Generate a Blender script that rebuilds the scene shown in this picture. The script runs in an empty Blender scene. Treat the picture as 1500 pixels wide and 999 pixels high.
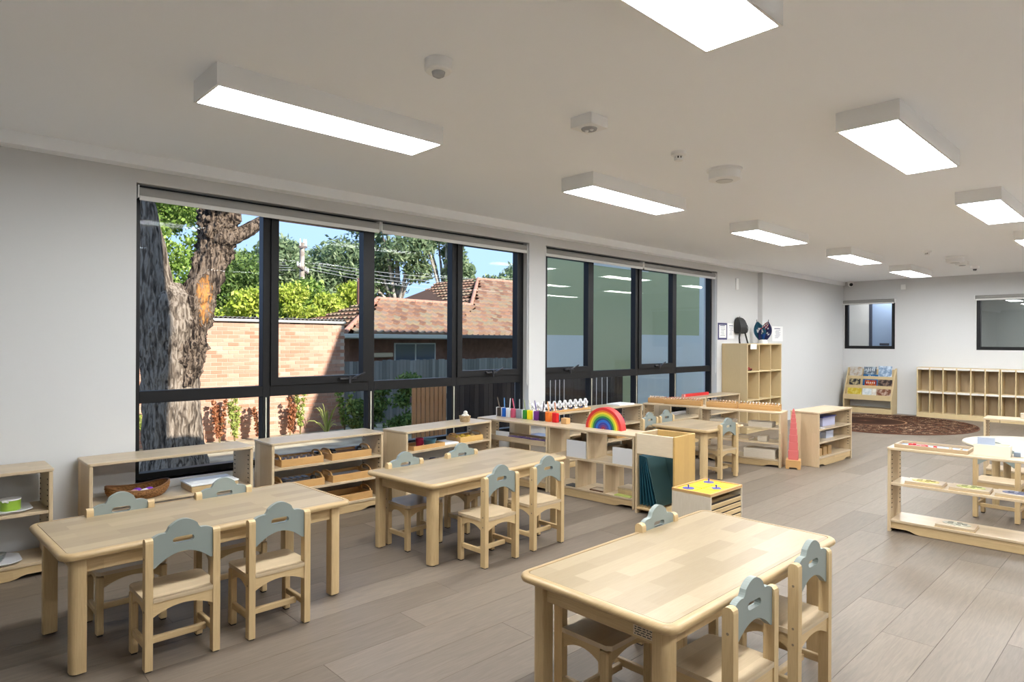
import bpy, bmesh, math, random
import numpy as np
from mathutils import Vector, Matrix, noise
random.seed(7); rng = np.random.default_rng(7)
SC = bpy.context.scene; COL = SC.collection
R = math.radians; PI = math.pi

# ------------------------------------------------------------------ camera, sky, sun, exposure
cam_d = bpy.data.cameras.new('camera'); cam = bpy.data.objects.new('camera', cam_d); COL.objects.link(cam)
cam_d.sensor_width = 36.0; cam_d.lens = 946 / 1500 * 36; cam_d.clip_start = .05; cam_d.clip_end = 300
yaw, roll = R(46.13), R(.262)
F = Vector((-math.sin(yaw), math.cos(yaw), 0)); r0 = Vector((math.cos(yaw), math.sin(yaw), 0)); u0 = Vector((0, 0, 1))
rv = r0 * math.cos(roll) + u0 * math.sin(roll); uv = -r0 * math.sin(roll) + u0 * math.cos(roll)
m = Matrix((rv, uv, -F)).transposed().to_4x4(); m.translation = (4.96, 0, 1.385); cam.matrix_world = m
SC.camera = cam

W = bpy.data.worlds.new('sky'); SC.world = W; W.use_nodes = True
wn = W.node_tree; bg = wn.nodes['Background']
tcw = wn.nodes.new('ShaderNodeTexCoord'); spw = wn.nodes.new('ShaderNodeSeparateXYZ'); rpw = wn.nodes.new('ShaderNodeValToRGB')   # clear blue sky, paler toward the horizon
wn.links.new(tcw.outputs['Generated'], spw.inputs[0]); wn.links.new(spw.outputs[2], rpw.inputs[0]); wn.links.new(rpw.outputs[0], bg.inputs[0])
rpw.color_ramp.elements[0].color = (.33, .50, .84, 1); rpw.color_ramp.elements[1].color = (.26, .42, .72, 1); rpw.color_ramp.elements[1].position = .9
e_ = rpw.color_ramp.elements.new(.28); e_.color = (.33, .50, .83, 1); bg.inputs[1].default_value = 1.12

sun_d = bpy.data.lights.new('sun', 'SUN'); sun = bpy.data.objects.new('sun', sun_d); COL.objects.link(sun)
sun_d.energy = 6.6; sun_d.angle = R(.6); sun_d.color = (1, .95, .88)
sun.rotation_euler = Vector((-2, -.4, -1)).to_track_quat('-Z', 'Y').to_euler(); sun.location = (20, 4, 14)

LIGHT = 28.0           # radiance of the ceiling panels
vs = SC.view_settings; vs.view_transform = 'Standard'; vs.look = 'None'; vs.gamma = 1; vs.exposure = 0.76; vs.use_curve_mapping = False

# ------------------------------------------------------------------ materials
MATS = {}
def principled(name, col, rough=.5, spec=.5, metal=0, **kw):
    if name in MATS: return MATS[name]
    mt = bpy.data.materials.new(name); mt.use_nodes = True; b = mt.node_tree.nodes['Principled BSDF']
    b.inputs['Base Color'].default_value = (*col, 1); b.inputs['Roughness'].default_value = rough
    b.inputs['Specular IOR Level'].default_value = spec; b.inputs['Metallic'].default_value = metal
    for k, v in kw.items(): b.inputs[k].default_value = v
    MATS[name] = mt; return mt
def nodes(mt): return mt.node_tree.nodes, mt.node_tree.links, mt.node_tree.nodes['Principled BSDF']
def ramp(nt, stops):
    r = nt.new('ShaderNodeValToRGB'); e = r.color_ramp.elements
    while len(e) < len(stops): e.new(.5)
    for q, (p, c) in zip(e, stops): q.position = p; q.color = (*c, 1)
    return r
def mixrgb(nt, ln, mode, fac, a, b):
    n = nt.new('ShaderNodeMix'); n.data_type = 'RGBA'; n.blend_type = mode
    for i, v in ((0, fac), (6, a), (7, b)):
        if hasattr(v, 'links'): ln.new(v, n.inputs[i])
        elif i == 0: n.inputs[0].default_value = v
        else: n.inputs[i].default_value = (*v, 1)
    return n.outputs[2]
def wood(name, c, long='x', stave=.07, length=.42, var=.13, rough=.42, spec=.4, grain=.10):
    if name in MATS: return MATS[name]
    mt = principled(name, c, rough, spec); nt, ln, b = nodes(mt)
    tc = nt.new('ShaderNodeTexCoord'); sp = nt.new('ShaderNodeSeparateXYZ'); ln.new(tc.outputs['Object'], sp.inputs[0])
    def add(i, j):
        a = nt.new('ShaderNodeMath'); a.operation = 'ADD'; ln.new(sp.outputs[i], a.inputs[0]); ln.new(sp.outputs[j], a.inputs[1]); return a.outputs[0]
    li = 'xyz'.index(long); o = [k for k in range(3) if k != li]; cross = add(*o)
    cb = nt.new('ShaderNodeCombineXYZ'); ln.new(sp.outputs[li], cb.inputs[0]); ln.new(cross, cb.inputs[1])
    br = nt.new('ShaderNodeTexBrick'); ln.new(cb.outputs[0], br.inputs['Vector']); br.offset = .37
    br.inputs['Scale'].default_value = 1; br.inputs['Mortar Size'].default_value = 0; br.inputs['Brick Width'].default_value = length; br.inputs['Row Height'].default_value = stave
    hi = tuple(min(1, v * (1 + var * .5)) for v in c); lo = (c[0] * (1 - var), c[1] * (1 - var * 1.15), c[2] * (1 - var * 1.4))
    br.inputs['Color1'].default_value = (*hi, 1); br.inputs['Color2'].default_value = (*lo, 1); br.inputs['Mortar'].default_value = (*lo, 1)
    mp = nt.new('ShaderNodeVectorMath'); mp.operation = 'MULTIPLY'; mp.inputs[1].default_value = (2.2, 55, 1); ln.new(cb.outputs[0], mp.inputs[0])
    nz = nt.new('ShaderNodeTexNoise'); nz.inputs['Detail'].default_value = 4; nz.inputs['Distortion'].default_value = .6; ln.new(mp.outputs[0], nz.inputs['Vector'])
    rp = ramp(nt, [(.3, (1 - grain, 1 - grain * 1.2, 1 - grain * 1.5)), (.65, (1, 1, 1))]); ln.new(nz.outputs[0], rp.inputs[0])
    ln.new(mixrgb(nt, ln, 'MULTIPLY', 1.0, br.outputs[0], rp.outputs[0]), b.inputs['Base Color'])
    return mt
def mottled(name, c1, c2, scale=8, rough=.8, detail=6, bump=0, lo=.35, hi=.65, spec=.3):
    if name in MATS: return MATS[name]
    mt = principled(name, c1, rough, spec); nt, ln, b = nodes(mt)
    tc = nt.new('ShaderNodeTexCoord'); nz = nt.new('ShaderNodeTexNoise'); ln.new(tc.outputs['Object'], nz.inputs['Vector'])
    nz.inputs['Scale'].default_value = scale; nz.inputs['Detail'].default_value = detail
    rp = ramp(nt, [(lo, c1), (hi, c2)]); ln.new(nz.outputs[0], rp.inputs[0]); ln.new(rp.outputs[0], b.inputs['Base Color'])
    if bump:
        bp = nt.new('ShaderNodeBump'); bp.inputs['Strength'].default_value = bump; bp.inputs['Distance'].default_value = .03
        ln.new(nz.outputs[0], bp.inputs['Height']); ln.new(bp.outputs[0], b.inputs['Normal'])
    return mt
def island(name, stops, rough=.7, grainscale=None, spec=.3, trans=False, noisy=0):
    """colour that varies from piece to piece (random per island or per object)"""
    if name in MATS: return MATS[name]
    mt = principled(name, stops[0][1], rough, spec); nt, ln, b = nodes(mt)
    g = nt.new('ShaderNodeNewGeometry'); oi = nt.new('ShaderNodeObjectInfo'); ad = nt.new('ShaderNodeMath'); ad.operation = 'ADD'
    ln.new(g.outputs['Random Per Island'], ad.inputs[0]); ln.new(oi.outputs['Random'], ad.inputs[1])
    fr = nt.new('ShaderNodeMath'); fr.operation = 'FRACT'; ln.new(ad.outputs[0], fr.inputs[0])
    rp = ramp(nt, stops); ln.new(fr.outputs[0], rp.inputs[0]); out = rp.outputs[0]
    if grainscale:
        tc = nt.new('ShaderNodeTexCoord'); mp = nt.new('ShaderNodeVectorMath'); mp.operation = 'MULTIPLY_ADD'; mp.inputs[1].default_value = grainscale
        cm = nt.new('ShaderNodeCombineXYZ'); ln.new(fr.outputs[0], cm.inputs[0]); ln.new(fr.outputs[0], cm.inputs[1]); sc = nt.new('ShaderNodeVectorMath'); sc.operation = 'SCALE'; sc.inputs['Scale'].default_value = 60
        ln.new(cm.outputs[0], sc.inputs[0]); ln.new(tc.outputs['Object'], mp.inputs[0]); ln.new(sc.outputs[0], mp.inputs[2])
        nz = nt.new('ShaderNodeTexNoise'); nz.inputs['Detail'].default_value = 5; nz.inputs['Distortion'].default_value = 1.2; ln.new(mp.outputs[0], nz.inputs['Vector'])
        r2 = ramp(nt, [(.3, (1 - noisy,) * 3), (.7, (1.0,) * 3)]); ln.new(nz.outputs[0], r2.inputs[0])
        out = mixrgb(nt, ln, 'MULTIPLY', 1.0, out, r2.outputs[0])
    ln.new(out, b.inputs['Base Color'])
    if trans:
        ts = nt.new('ShaderNodeBsdfTranslucent'); ln.new(out, ts.inputs[0]); ms = nt.new('ShaderNodeMixShader'); ms.inputs[0].default_value = .35
        ln.new(b.outputs[0], ms.inputs[1]); ln.new(ts.outputs[0], ms.inputs[2]); ln.new(ms.outputs[0], nt['Material Output'].inputs[0])
    return mt
def glassmat(name, tint=(1, 1, 1), ior=1.5, gain=1.6):
    mt = bpy.data.materials.new(name); mt.use_nodes = True; nt = mt.node_tree.nodes; ln = mt.node_tree.links; nt.clear()
    o = nt.new('ShaderNodeOutputMaterial'); t = nt.new('ShaderNodeBsdfTransparent'); t.inputs[0].default_value = (*tint, 1)
    g = nt.new('ShaderNodeBsdfGlossy'); g.inputs['Roughness'].default_value = 0.0; f = nt.new('ShaderNodeLayerWeight'); f.inputs[0].default_value = .5
    p5 = nt.new('ShaderNodeMath'); p5.operation = 'POWER'; p5.inputs[1].default_value = 5; ln.new(f.outputs['Facing'], p5.inputs[0])
    r0_ = ((ior - 1) / (ior + 1)) ** 2
    k = nt.new('ShaderNodeMath'); k.operation = 'MULTIPLY_ADD'; k.inputs[1].default_value = (1 - r0_) * .8; k.inputs[2].default_value = r0_ * gain; k.use_clamp = True; ln.new(p5.outputs[0], k.inputs[0])
    s = nt.new('ShaderNodeMixShader'); ln.new(k.outputs[0], s.inputs[0]); ln.new(t.outputs[0], s.inputs[1]); ln.new(g.outputs[0], s.inputs[2]); ln.new(s.outputs[0], o.inputs[0])
    MATS[name] = mt; return mt
def emis(name, col, st):
    mt = bpy.data.materials.new(name); mt.use_nodes = True; b = mt.node_tree.nodes['Principled BSDF']
    b.inputs['Base Color'].default_value = (.9, .9, .9, 1); b.inputs['Emission Color'].default_value = (*col, 1); b.inputs['Emission Strength'].default_value = st
    MATS[name] = mt; return mt

PAINT = principled('wall_paint', (.64, .643, .643), .75, .25)
CEIL = principled('ceiling_paint', (.94, .96, .985), .8, .2)
BLACK = principled('black_aluminium', (.010, .010, .011), .4, .25)
GLASS = glassmat('clear_glass', (.985, .99, .985), 1.5, .09)
GLASSB = glassmat('shaded_glass', (.985, .99, .985), 1.5, .6)
GLASS2 = glassmat('inner_glass', (.75, .78, .78), 1.6, 3.0)
WP = (.59, .435, .235)
TOP = wood('table_top_wood', (.355, .275, .172), 'x', .075, .40, .22, .36, .40, .10)
EDGE = wood('table_edge_wood', (.45, .32, .165), 'x', .2, 3, .05, .36, .4, .12)
LEGW = wood('pine_upright', WP, 'z', .09, 1.3, .10, .45, .35, .13)
RAILX = wood('pine_rail', WP, 'x', .09, .5, .12, .45, .35, .13)
RAILY = wood('pine_side_rail', WP, 'y', .09, .5, .12, .45, .35, .13)
SHX = wood('shelf_board_wood', (.55, .435, .29), 'x', .055, .4, .11, .30, .6, .08)
SHZ = wood('shelf_end_wood', (.62, .49, .32), 'z', .06, .6, .16, .42, .35, .10)
PLY = wood('birch_ply', (.60, .47, .27), 'z', .5, 3, .03, .5, .3, .06)
YPLY = wood('yellow_pine', (.55, .36, .13), 'z', .08, 3, .06, .45, .35, .10)
HONEY = wood('honey_beech', (.56, .33, .13), 'x', .3, 3, .05, .45, .35, .10)
HONEYY = wood('honey_beech_side', (.56, .33, .13), 'y', .3, 3, .05, .45, .35, .10)
SAGE = principled('sage_green_lacquer', (.245, .28, .26), .4, .45)
WHITE = principled('white_plastic', (.82, .82, .81), .45, .4)
PAPER = principled('white_paper', (.85, .85, .85), .7, .2)
DARK = principled('dark_slot', (.03, .022, .015), .6, .3)
RUBBER = principled('black_rubber', (.02, .02, .02), .7, .3)
GREYBLIND = principled('blind_fabric_grey', (.34, .335, .32), .8, .2)
def flat(name, c, rough=.5, spec=.4): return principled(name, c, rough, spec)

# ------------------------------------------------------------------ geometry helpers
def link(name, me, mat=None, parent=None, loc=(0, 0, 0), rz=0):
    o = bpy.data.objects.new(name, me); COL.objects.link(o); o.location = loc; o.rotation_euler = (0, 0, rz)
    if mat: 
        for mm in (mat if isinstance(mat, (list, tuple)) else [mat]): me.materials.append(mm)
    if parent: o.parent = parent
    return o
def done(bm, name, mat, parent=None, smooth=False, loc=(0, 0, 0), rz=0, bevel=0, seg=2):
    bmesh.ops.recalc_face_normals(bm, faces=bm.faces)
    me = bpy.data.meshes.new(name); bm.to_mesh(me); bm.free()
    if smooth:
        for p in me.polygons: p.use_smooth = True
        try: me.set_sharp_from_angle(angle=R(40))
        except Exception: pass
    return link(name, me, mat, parent, loc, rz)
def box(bm, x0, x1, y0, y1, z0, z1, bev=0, mi=0):
    vs_ = [bm.verts.new(p) for p in [(x, y, z) for z in (z0, z1) for y in (y0, y1) for x in (x0, x1)]]
    fs = [bm.faces.new([vs_[i] for i in q]) for q in ((0, 2, 3, 1), (4, 5, 7, 6), (0, 1, 5, 4), (2, 6, 7, 3), (0, 4, 6, 2), (1, 3, 7, 5))]
    for f in fs: f.material_index = mi
    if bev:
        es = {e for f in fs for e in f.edges}; bmesh.ops.bevel(bm, geom=list(es), offset=bev, segments=1, affect='EDGES', material=-1)
def xbox(bm, M, sx, sy, sz, bev=0, mi=0):
    """box of size (sx,sy,sz) centred on the matrix M"""
    b2 = bmesh.new(); box(b2, -sx / 2, sx / 2, -sy / 2, sy / 2, -sz / 2, sz / 2, bev, mi); b2.transform(M); merge(bm, b2)
def merge(bm, b2):
    me = bpy.data.meshes.new('tmp'); b2.to_mesh(me); b2.free(); bm.from_mesh(me); bpy.data.meshes.remove(me)
def bx(name, dims, mat, parent=None, bev=.003, loc=(0, 0, 0), rz=0):
    bm = bmesh.new(); box(bm, *dims, bev); return done(bm, name, mat, parent, loc=loc, rz=rz)
def loft(bm, loops, cap=True, closed=True, mi=0):
    V = [[bm.verts.new(p) for p in lp] for lp in loops]; n = len(V[0])
    for a, b in zip(V, V[1:]):
        for i in range(n if closed else n - 1):
            f = bm.faces.new((a[i], a[(i + 1) % n], b[(i + 1) % n], b[i])); f.material_index = mi
    if cap:
        bm.faces.new(V[0][::-1]).material_index = mi; bm.faces.new(V[-1]).material_index = mi
    return V
def ring(r, z, n=20, cx=0, cy=0, e=1): return [(cx + r * math.cos(2 * PI * i / n), cy + r * e * math.sin(2 * PI * i / n), z) for i in range(n)]
def lathe(bm, prof, n=20, cx=0, cy=0, e=1, mi=0): loft(bm, [ring(max(r, 1e-4), z, n, cx, cy, e) for r, z in prof], mi=mi)
def rr(w, d, r, n=5):
    out = []
    for sx, sy, a0 in ((1, 1, 0), (-1, 1, 90), (-1, -1, 180), (1, -1, 270)):
        for k in range(n + 1):
            a = R(a0 + 90 * k / n); out.append((sx * (w / 2 - r) + r * math.cos(a), sy * (d / 2 - r) + r * math.sin(a)))
    return out
def prism(bm, pts, z0, z1, mi=0, bev=0):
    loops = [[(x, y, z0) for x, y in pts], [(x, y, z1) for x, y in pts]]
    loft(bm, loops, mi=mi)
def tube(bm, path, rad, n=8, cap=True, mi=0):
    P = [Vector(p) for p in path]; loops = []; up = Vector((0, 0, 1)); prev = None
    for i, p in enumerate(P):
        t = (P[min(i + 1, len(P) - 1)] - P[max(i - 1, 0)]).normalized()
        a = t.cross(up) if prev is None else prev - t * prev.dot(t)
        if a.length < 1e-3: a = t.cross(Vector((1, 0, 0)))
        a.normalize(); prev = a; b = t.cross(a); rd = rad[i] if isinstance(rad, (list, tuple)) else rad
        loops.append([p + (a * math.cos(2 * PI * k / n) + b * math.sin(2 * PI * k / n)) * rd for k in range(n)])
    loft(bm, loops, cap, mi=mi)
def plate(bm, cols, t0, t1, to3):
    """flat plate from columns (x, z0, z1) [pairs may repeat for holes]; to3(x, z, t) -> point"""
    def strip(seq):
        loops = []
        for x, a, b in seq: loops.append([to3(x, a, t0), to3(x, b, t0), to3(x, b, t1), to3(x, a, t1)])
        loft(bm, loops)
    strip(cols)
def thing(name, label, cat, loc=(0, 0, 0), rz=0, group=None):
    o = bpy.data.objects.new(name, None); COL.objects.link(o); o.location = loc; o.rotation_euler = (0, 0, rz); o.empty_display_size = .05
    return tag(o, label, cat, group)
def tag(o, label, cat, group=None):
    o['label'] = label; o['category'] = cat
    if group: o['group'] = group
    return o
def struct(o): o['kind'] = 'structure'; return o
def dup(root, loc, rz, label=None, group=None):
    r = root.copy(); COL.objects.link(r); r.location = loc; r.rotation_euler = (0, 0, rz)
    if label: r['label'] = label
    if group: r['group'] = group
    for ch in list(root.children):
        c = ch.copy(); COL.objects.link(c); c.parent = r
        for g in ch.children:
            d = g.copy(); COL.objects.link(d); d.parent = c
    return r
def npmesh(name, V, Fq, mat, parent=None, smooth=False):
    me = bpy.data.meshes.new(name); V = np.asarray(V, np.float32).reshape(-1, 3); Fq = np.asarray(Fq, np.int32); k = Fq.shape[1]
    me.vertices.add(len(V)); me.vertices.foreach_set('co', V.ravel()); me.loops.add(Fq.size); me.loops.foreach_set('vertex_index', Fq.ravel())
    me.polygons.add(len(Fq)); me.polygons.foreach_set('loop_start', np.arange(0, Fq.size, k, dtype=np.int32)); me.update(calc_edges=True); me.validate()
    if smooth: me.polygons.foreach_set('use_smooth', np.ones(len(Fq), bool))
    return link(name, me, mat, parent)
LETTER = {}
def lettering(text, size, mat, parent, M, name='lettering'):
    cu = bpy.data.curves.new('t', 'FONT'); cu.body = text; cu.size = size; cu.align_x = 'CENTER'; cu.align_y = 'CENTER'; cu.extrude = .0004
    t = bpy.data.objects.new('t', cu); COL.objects.link(t); dg = bpy.context.evaluated_depsgraph_get(); me = bpy.data.meshes.new_from_object(t.evaluated_get(dg))
    bpy.data.objects.remove(t); me.transform(M); me.materials.clear(); return link(name, me, mat, parent)

# ------------------------------------------------------------------ room
XR, YB, YF, ZC = 7.7, -2.0, 14.2, 2.63
W1 = (1.205, 5.025); W2 = (5.288, 9.125); ZS, ZH = .40, 2.458; TH = .22
YJ, XJ = 10.49, .08
PLANK = island('oak_vinyl_plank', [(0, (.155, .122, .092)), (.3, (.188, .150, .115)), (.55, (.212, .170, .132)), (.8, (.174, .139, .108)), (1, (.234, .188, .146))], .43, (16, 1.1, 1), .25, noisy=.22)
floor = struct(bx('floor', (-TH, XR + .2, YB - .2, YF + 4, -.9, -.006), principled('floor_core', (.2, .17, .14), .6), bev=0))
pw, pl = .22, 1.5
pb = bmesh.new(); box(pb, -pw / 2 + .0007, pw / 2 - .0007, -pl / 2 + .0007, pl / 2 - .0007, -.006, 0)
pm = bpy.data.meshes.new('plank'); pb.to_mesh(pm); pb.free(); pm.materials.append(PLANK)
cells = []; off = {}
nx = int(XR / pw) + 1
for i in range(nx):
    o0 = (i * .53 + random.uniform(-.2, .2)) % pl; j = 0
    y = YB - o0
    while y < YF:
        y0, y1 = max(y, YB), min(y + pl, YF); x0, x1 = i * pw, min((i + 1) * pw, XR)
        cells.append((x0, x1, y0, y1)); y += pl
def visf(c):
    v = Vector(((c[0] + c[1]) / 2 - 4.96, (c[2] + c[3]) / 2, -1.385)); d = v.dot(F); s = v.dot(r0)
    return d > .6 and abs(s) < d * .85 + 1
vis = sorted([c for c in cells if visf(c)], key=lambda c: ((c[0] + c[1]) / 2 - 4.96) ** 2 + ((c[2] + c[3]) / 2) ** 2)
near = vis[:295]; rest = bmesh.new()
for c in cells:
    if c in near:
        o = link('plank', pm, None, floor, ((c[0] + c[1]) / 2, (c[2] + c[3]) / 2, 0)); o.scale = ((c[1] - c[0]) / pw, (c[3] - c[2]) / pl, 1)
    else: box(rest, c[0] + .0007, c[1] - .0007, c[2] + .0007, c[3] - .0007, -.006, 0)
o = done(rest, 'planks', PLANK, floor); o['kind'] = 'stuff'

# left wall with the two window openings, pilaster jog beyond the tall cabinet
bm = bmesh.new()
ys = [YB, W1[0], W1[1], W2[0], W2[1], YJ]
for a, b in ((YB, W1[0]), (W1[1], W2[0]), (W2[1], YJ)): box(bm, -TH, 0, a, b, -.9, 3.0)
for a, b in (W1, W2): box(bm, -TH, 0, a, b, -.9, ZS); box(bm, -TH, 0, a, b, ZH, 3.0)
box(bm, -TH, XJ, YJ, YF, -.9, 3.0)
struct(done(bm, 'wall_left', PAINT))
bm = bmesh.new(); FW = [(.10, 1.03), (2.35, 4.35)]; z0, z1 = 1.26, 2.24
for a, b in ((-TH, .10), (1.03, 2.35), (4.35, XR)): box(bm, a, b, YF, YF + .15, -.9, 3.0)
for a, b in FW: box(bm, a, b, YF, YF + .15, -.9, z0); box(bm, a, b, YF, YF + .15, z1, 3.0)
struct(done(bm, 'wall_far', PAINT))
struct(bx('wall_right', (XR, XR + .2, YB - .2, YF + .15, -.9, 3.0), PAINT, bev=0))
struct(bx('wall_back', (-TH, XR, YB - .2, YB, -.9, 3.0), PAINT, bev=0))
struct(bx('ceiling', (-TH, XR + .2, YB - .2, YF + .15, ZC, 3.0), CEIL, bev=0))
struct(bx('trim_1', (0, .11, YB, YF, 2.55, ZC), CEIL, bev=0))      # shallow bulkhead along the window wall
struct(bx('trunk_shade_block', (-TH, XR + .2, YB - .2, 4.62, 3.0, 8.5), flat('render_grey', (.5, .5, .48), .8), bev=0))  # unseen upper block added to shade the left side of the gum trunk
struct(bx('wall_upper', (-TH, XR + .2, 10.27, 22, 3.0, 7.0), flat('render_grey', (.5, .5, .48), .8), bev=0))
bm = bmesh.new(); box(bm, XJ, XR, YF - .012, YF, 0, .07); struct(done(bm, 'baseboard_far', PAINT))

# ------------------------------------------------------------------ windows of the left wall
def wframe(bm, y0, y1, z0, z1, t, x0, x1):
    box(bm, x0, x1, y0, y0 + t, z0, z1); box(bm, x0, x1, y1 - t, y1, z0, z1); box(bm, x0, x1, y0 + t, y1 - t, z0, z0 + t); box(bm, x0, x1, y0 + t, y1 - t, z1 - t, z1)
def big_window(name, y0, y1, mull, awn, split, GLASS):
    w = bpy.data.objects.new(name, None); COL.objects.link(w); struct(w)
    xo, xi = -.17, -.09; zt = 2.44
    bm = bmesh.new(); wframe(bm, y0, y1, ZS, ZH, .045, xo, xi); fr = done(bm, 'window_frame', BLACK, w)
    for my in mull: bx('mullion', (xo, xi, my - .03, my + .03, ZS + .04, ZH - .04), BLACK, w, .002)
    edges = [y0 + .045] + [q for my in mull for q in (my - .03, my + .03)] + [y1 - .045]
    for i in range(4):
        a, b = edges[2 * i], edges[2 * i + 1]
        bx('transom', (xo, xi, a, b, .935, 1.02), BLACK, w, .002)
        bx('pane', (-.134, -.128, a, b, ZS + .04, .937), GLASS, w, 0)
        if i in awn:
            bm = bmesh.new(); wframe(bm, a, b, 1.02, ZH - .045, .062, -.15, -.075); s = done(bm, 'sash', BLACK, w)
            bx('pane', (-.12, -.114, a + .06, b - .06, 1.08, ZH - .1), GLASS, s, 0)
            c = (a + b) / 2 if i != 1 or name != 'window_1' else b - .22
            bm = bmesh.new(); xbox(bm, Matrix.Translation((-.06, c, 1.055)), .03, .16, .022, .004); xbox(bm, Matrix.Translation((-.05, c + .09, 1.075)) @ Matrix.Rotation(R(20), 4, 'X'), .018, .16, .014, .004); xbox(bm, Matrix.Translation((-.045, c + .01, 1.045)), .018, .02, .07, .004)
            done(bm, 'winder', flat('dark_chrome', (.03, .03, .035), .25, .6), s)
        else: bx('pane', (-.134, -.128, a, b, 1.02, ZH - .04), GLASS, w, 0)
    bx('window_sill', (-.09, -.001, y0, y1, ZS - .018, ZS), WHITE, w, .002)
    # bright gaskets beside the mullions
    for my in mull: bx('gasket', (-.09, -.085, my - .008, my + .002, ZS + .06, .93), flat('pale_gasket', (.62, .6, .5), .5), w, 0)
    ids = [(y0 + .012, split - .006), (split + .006, y1 - .012)]
    for k, (a, b) in enumerate(ids):
        t = thing('roller_blind', f"rolled-up grey roller blind, {'first' if k == 0 else 'second'} along the {'tree' if name == 'window_1' else 'green-wall'} window", 'blind', (-.045, 0, 0))
        bm = bmesh.new(); tube(bm, [(0, a + .01, 2.403), (0, b - .01, 2.403)], .034, 14); done(bm, 'roll', GREYBLIND, t, True)
        bx('bottom_rail', (.022, .034, a + .01, b - .01, 2.343, 2.374), flat('blind_rail', (.72, .72, .70), .4), t, .003)
        bx('fabric_drop', (.026, .029, a + .012, b - .012, 2.372, 2.405), GREYBLIND, t, 0)
        for e in (a, b - .008): bx('bracket', (-.03, .036, e, e + .008, 2.36, 2.445), WHITE, t, .001)
        if k == 1:
            bm = bmesh.new(); tube(bm, [(.02, b + .004, 2.40), (.022, b + .004, 1.3), (.022, b + .004, .93), (.03, b + .004, .90), (.036, b + .004, .93), (.034, b + .004, 1.5), (.03, b + .004, 2.40)], .0035, 6); done(bm, 'chain', WHITE, t, True)
    return w
big_window('window_1', *W1, (2.15, 3.105, 4.055), (1, 3), 3.15, GLASS)
big_window('window_2', *W2, (6.22, 7.16, 8.10), (0, 2), 7.2, GLASSB)
def far_window(name, x0, x1, mat):
    w = bpy.data.objects.new(name, None); COL.objects.link(w); struct(w)
    bm = bmesh.new()
    for q in ((x0, x0 + .06, 1.26, 2.24), (x1 - .06, x1, 1.26, 2.24), (x0 + .06, x1 - .06, 1.26, 1.32), (x0 + .06, x1 - .06, 2.18, 2.24)): box(bm, q[0], q[1], YF + .015, YF + .10, q[2], q[3])
    done(bm, 'window_frame', BLACK, w); bx('pane', (x0 + .06, x1 - .06, YF + .05, YF + .056, 1.32, 2.18), mat, w, 0)
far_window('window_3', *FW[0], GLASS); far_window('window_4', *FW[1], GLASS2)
for (a, b), lb in zip(FW, ('short grey roller blind above the window beside the book stand', 'long grey roller blind above the wide window over the cubbies')):
    t = thing('roller_blind', lb, 'blind', (0, YF, 0))
    bm = bmesh.new(); tube(bm, [(a - .01, -.035, 2.215), (b + .01, -.035, 2.215)], .032, 12); done(bm, 'roll', GREYBLIND, t, True)
    bx('bottom_rail', (a, b, -.075, -.062, 2.155, 2.185), flat('blind_rail', (.72, .72, .70)), t, .003)
    for e in (a - .018, b + .01): bx('bracket', (e, e + .008, -.075, 0, 2.165, 2.25), WHITE, t, .001)
    bm = bmesh.new(); tube(bm, [(a - .01, -.02, 2.2), (a - .01, -.02, 1.45), (a - .004, -.02, 1.42), (a + .002, -.02, 1.45), (a + .002, -.02, 2.2)], .003, 6); done(bm, 'chain', WHITE, t, True)
# rooms behind the far wall
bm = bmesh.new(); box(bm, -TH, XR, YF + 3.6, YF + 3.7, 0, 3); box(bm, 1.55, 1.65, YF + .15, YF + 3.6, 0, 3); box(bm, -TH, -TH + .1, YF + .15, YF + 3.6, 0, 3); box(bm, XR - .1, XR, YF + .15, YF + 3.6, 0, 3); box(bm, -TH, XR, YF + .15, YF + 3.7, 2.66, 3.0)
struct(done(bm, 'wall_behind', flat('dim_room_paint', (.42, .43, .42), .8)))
bm = bmesh.new(); box(bm, -.10, .335, YF + .75, YF + .85, .0, 2.6); struct(done(bm, 'wall_partition', PAINT))
dr = bpy.data.objects.new('door_1', None); COL.objects.link(dr); struct(dr)
bx('door_leaf', (.385, .90, YF + .78, YF + .82, .0, 2.4), flat('blue_grey_door', (.30, .40, .58), .5), dr)
bx('door_jamb', (.335, .385, YF + .74, YF + .86, .0, 2.4), flat('navy_jamb', (.05, .06, .09), .5), dr); bx('door_jamb', (.90, 1.54, YF + .74, YF + .86, .0, 2.4), flat('navy_jamb', (.05, .06, .09), .5), dr)
bx('sign_plate', (.53, .71, YF + .768, YF + .78, 1.33, 1.375), flat('navy_jamb', (.05, .06, .09)), dr)
ll = bpy.data.lights.new('corridor_lamp', 'AREA'); ll.energy = 9; ll.size = .5; lo = bpy.data.objects.new('corridor_lamp', ll); COL.objects.link(lo); lo.location = (.75, YF + .45, 2.6)
ll = bpy.data.lights.new('back_room_fill', 'AREA'); ll.energy = 60; ll.size = 1.2; lo = bpy.data.objects.new('back_room_fill', ll); COL.objects.link(lo); lo.location = (3.6, YF + 2.0, 2.62)  # unseen fill light added to brighten the room behind the wide window

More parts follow.
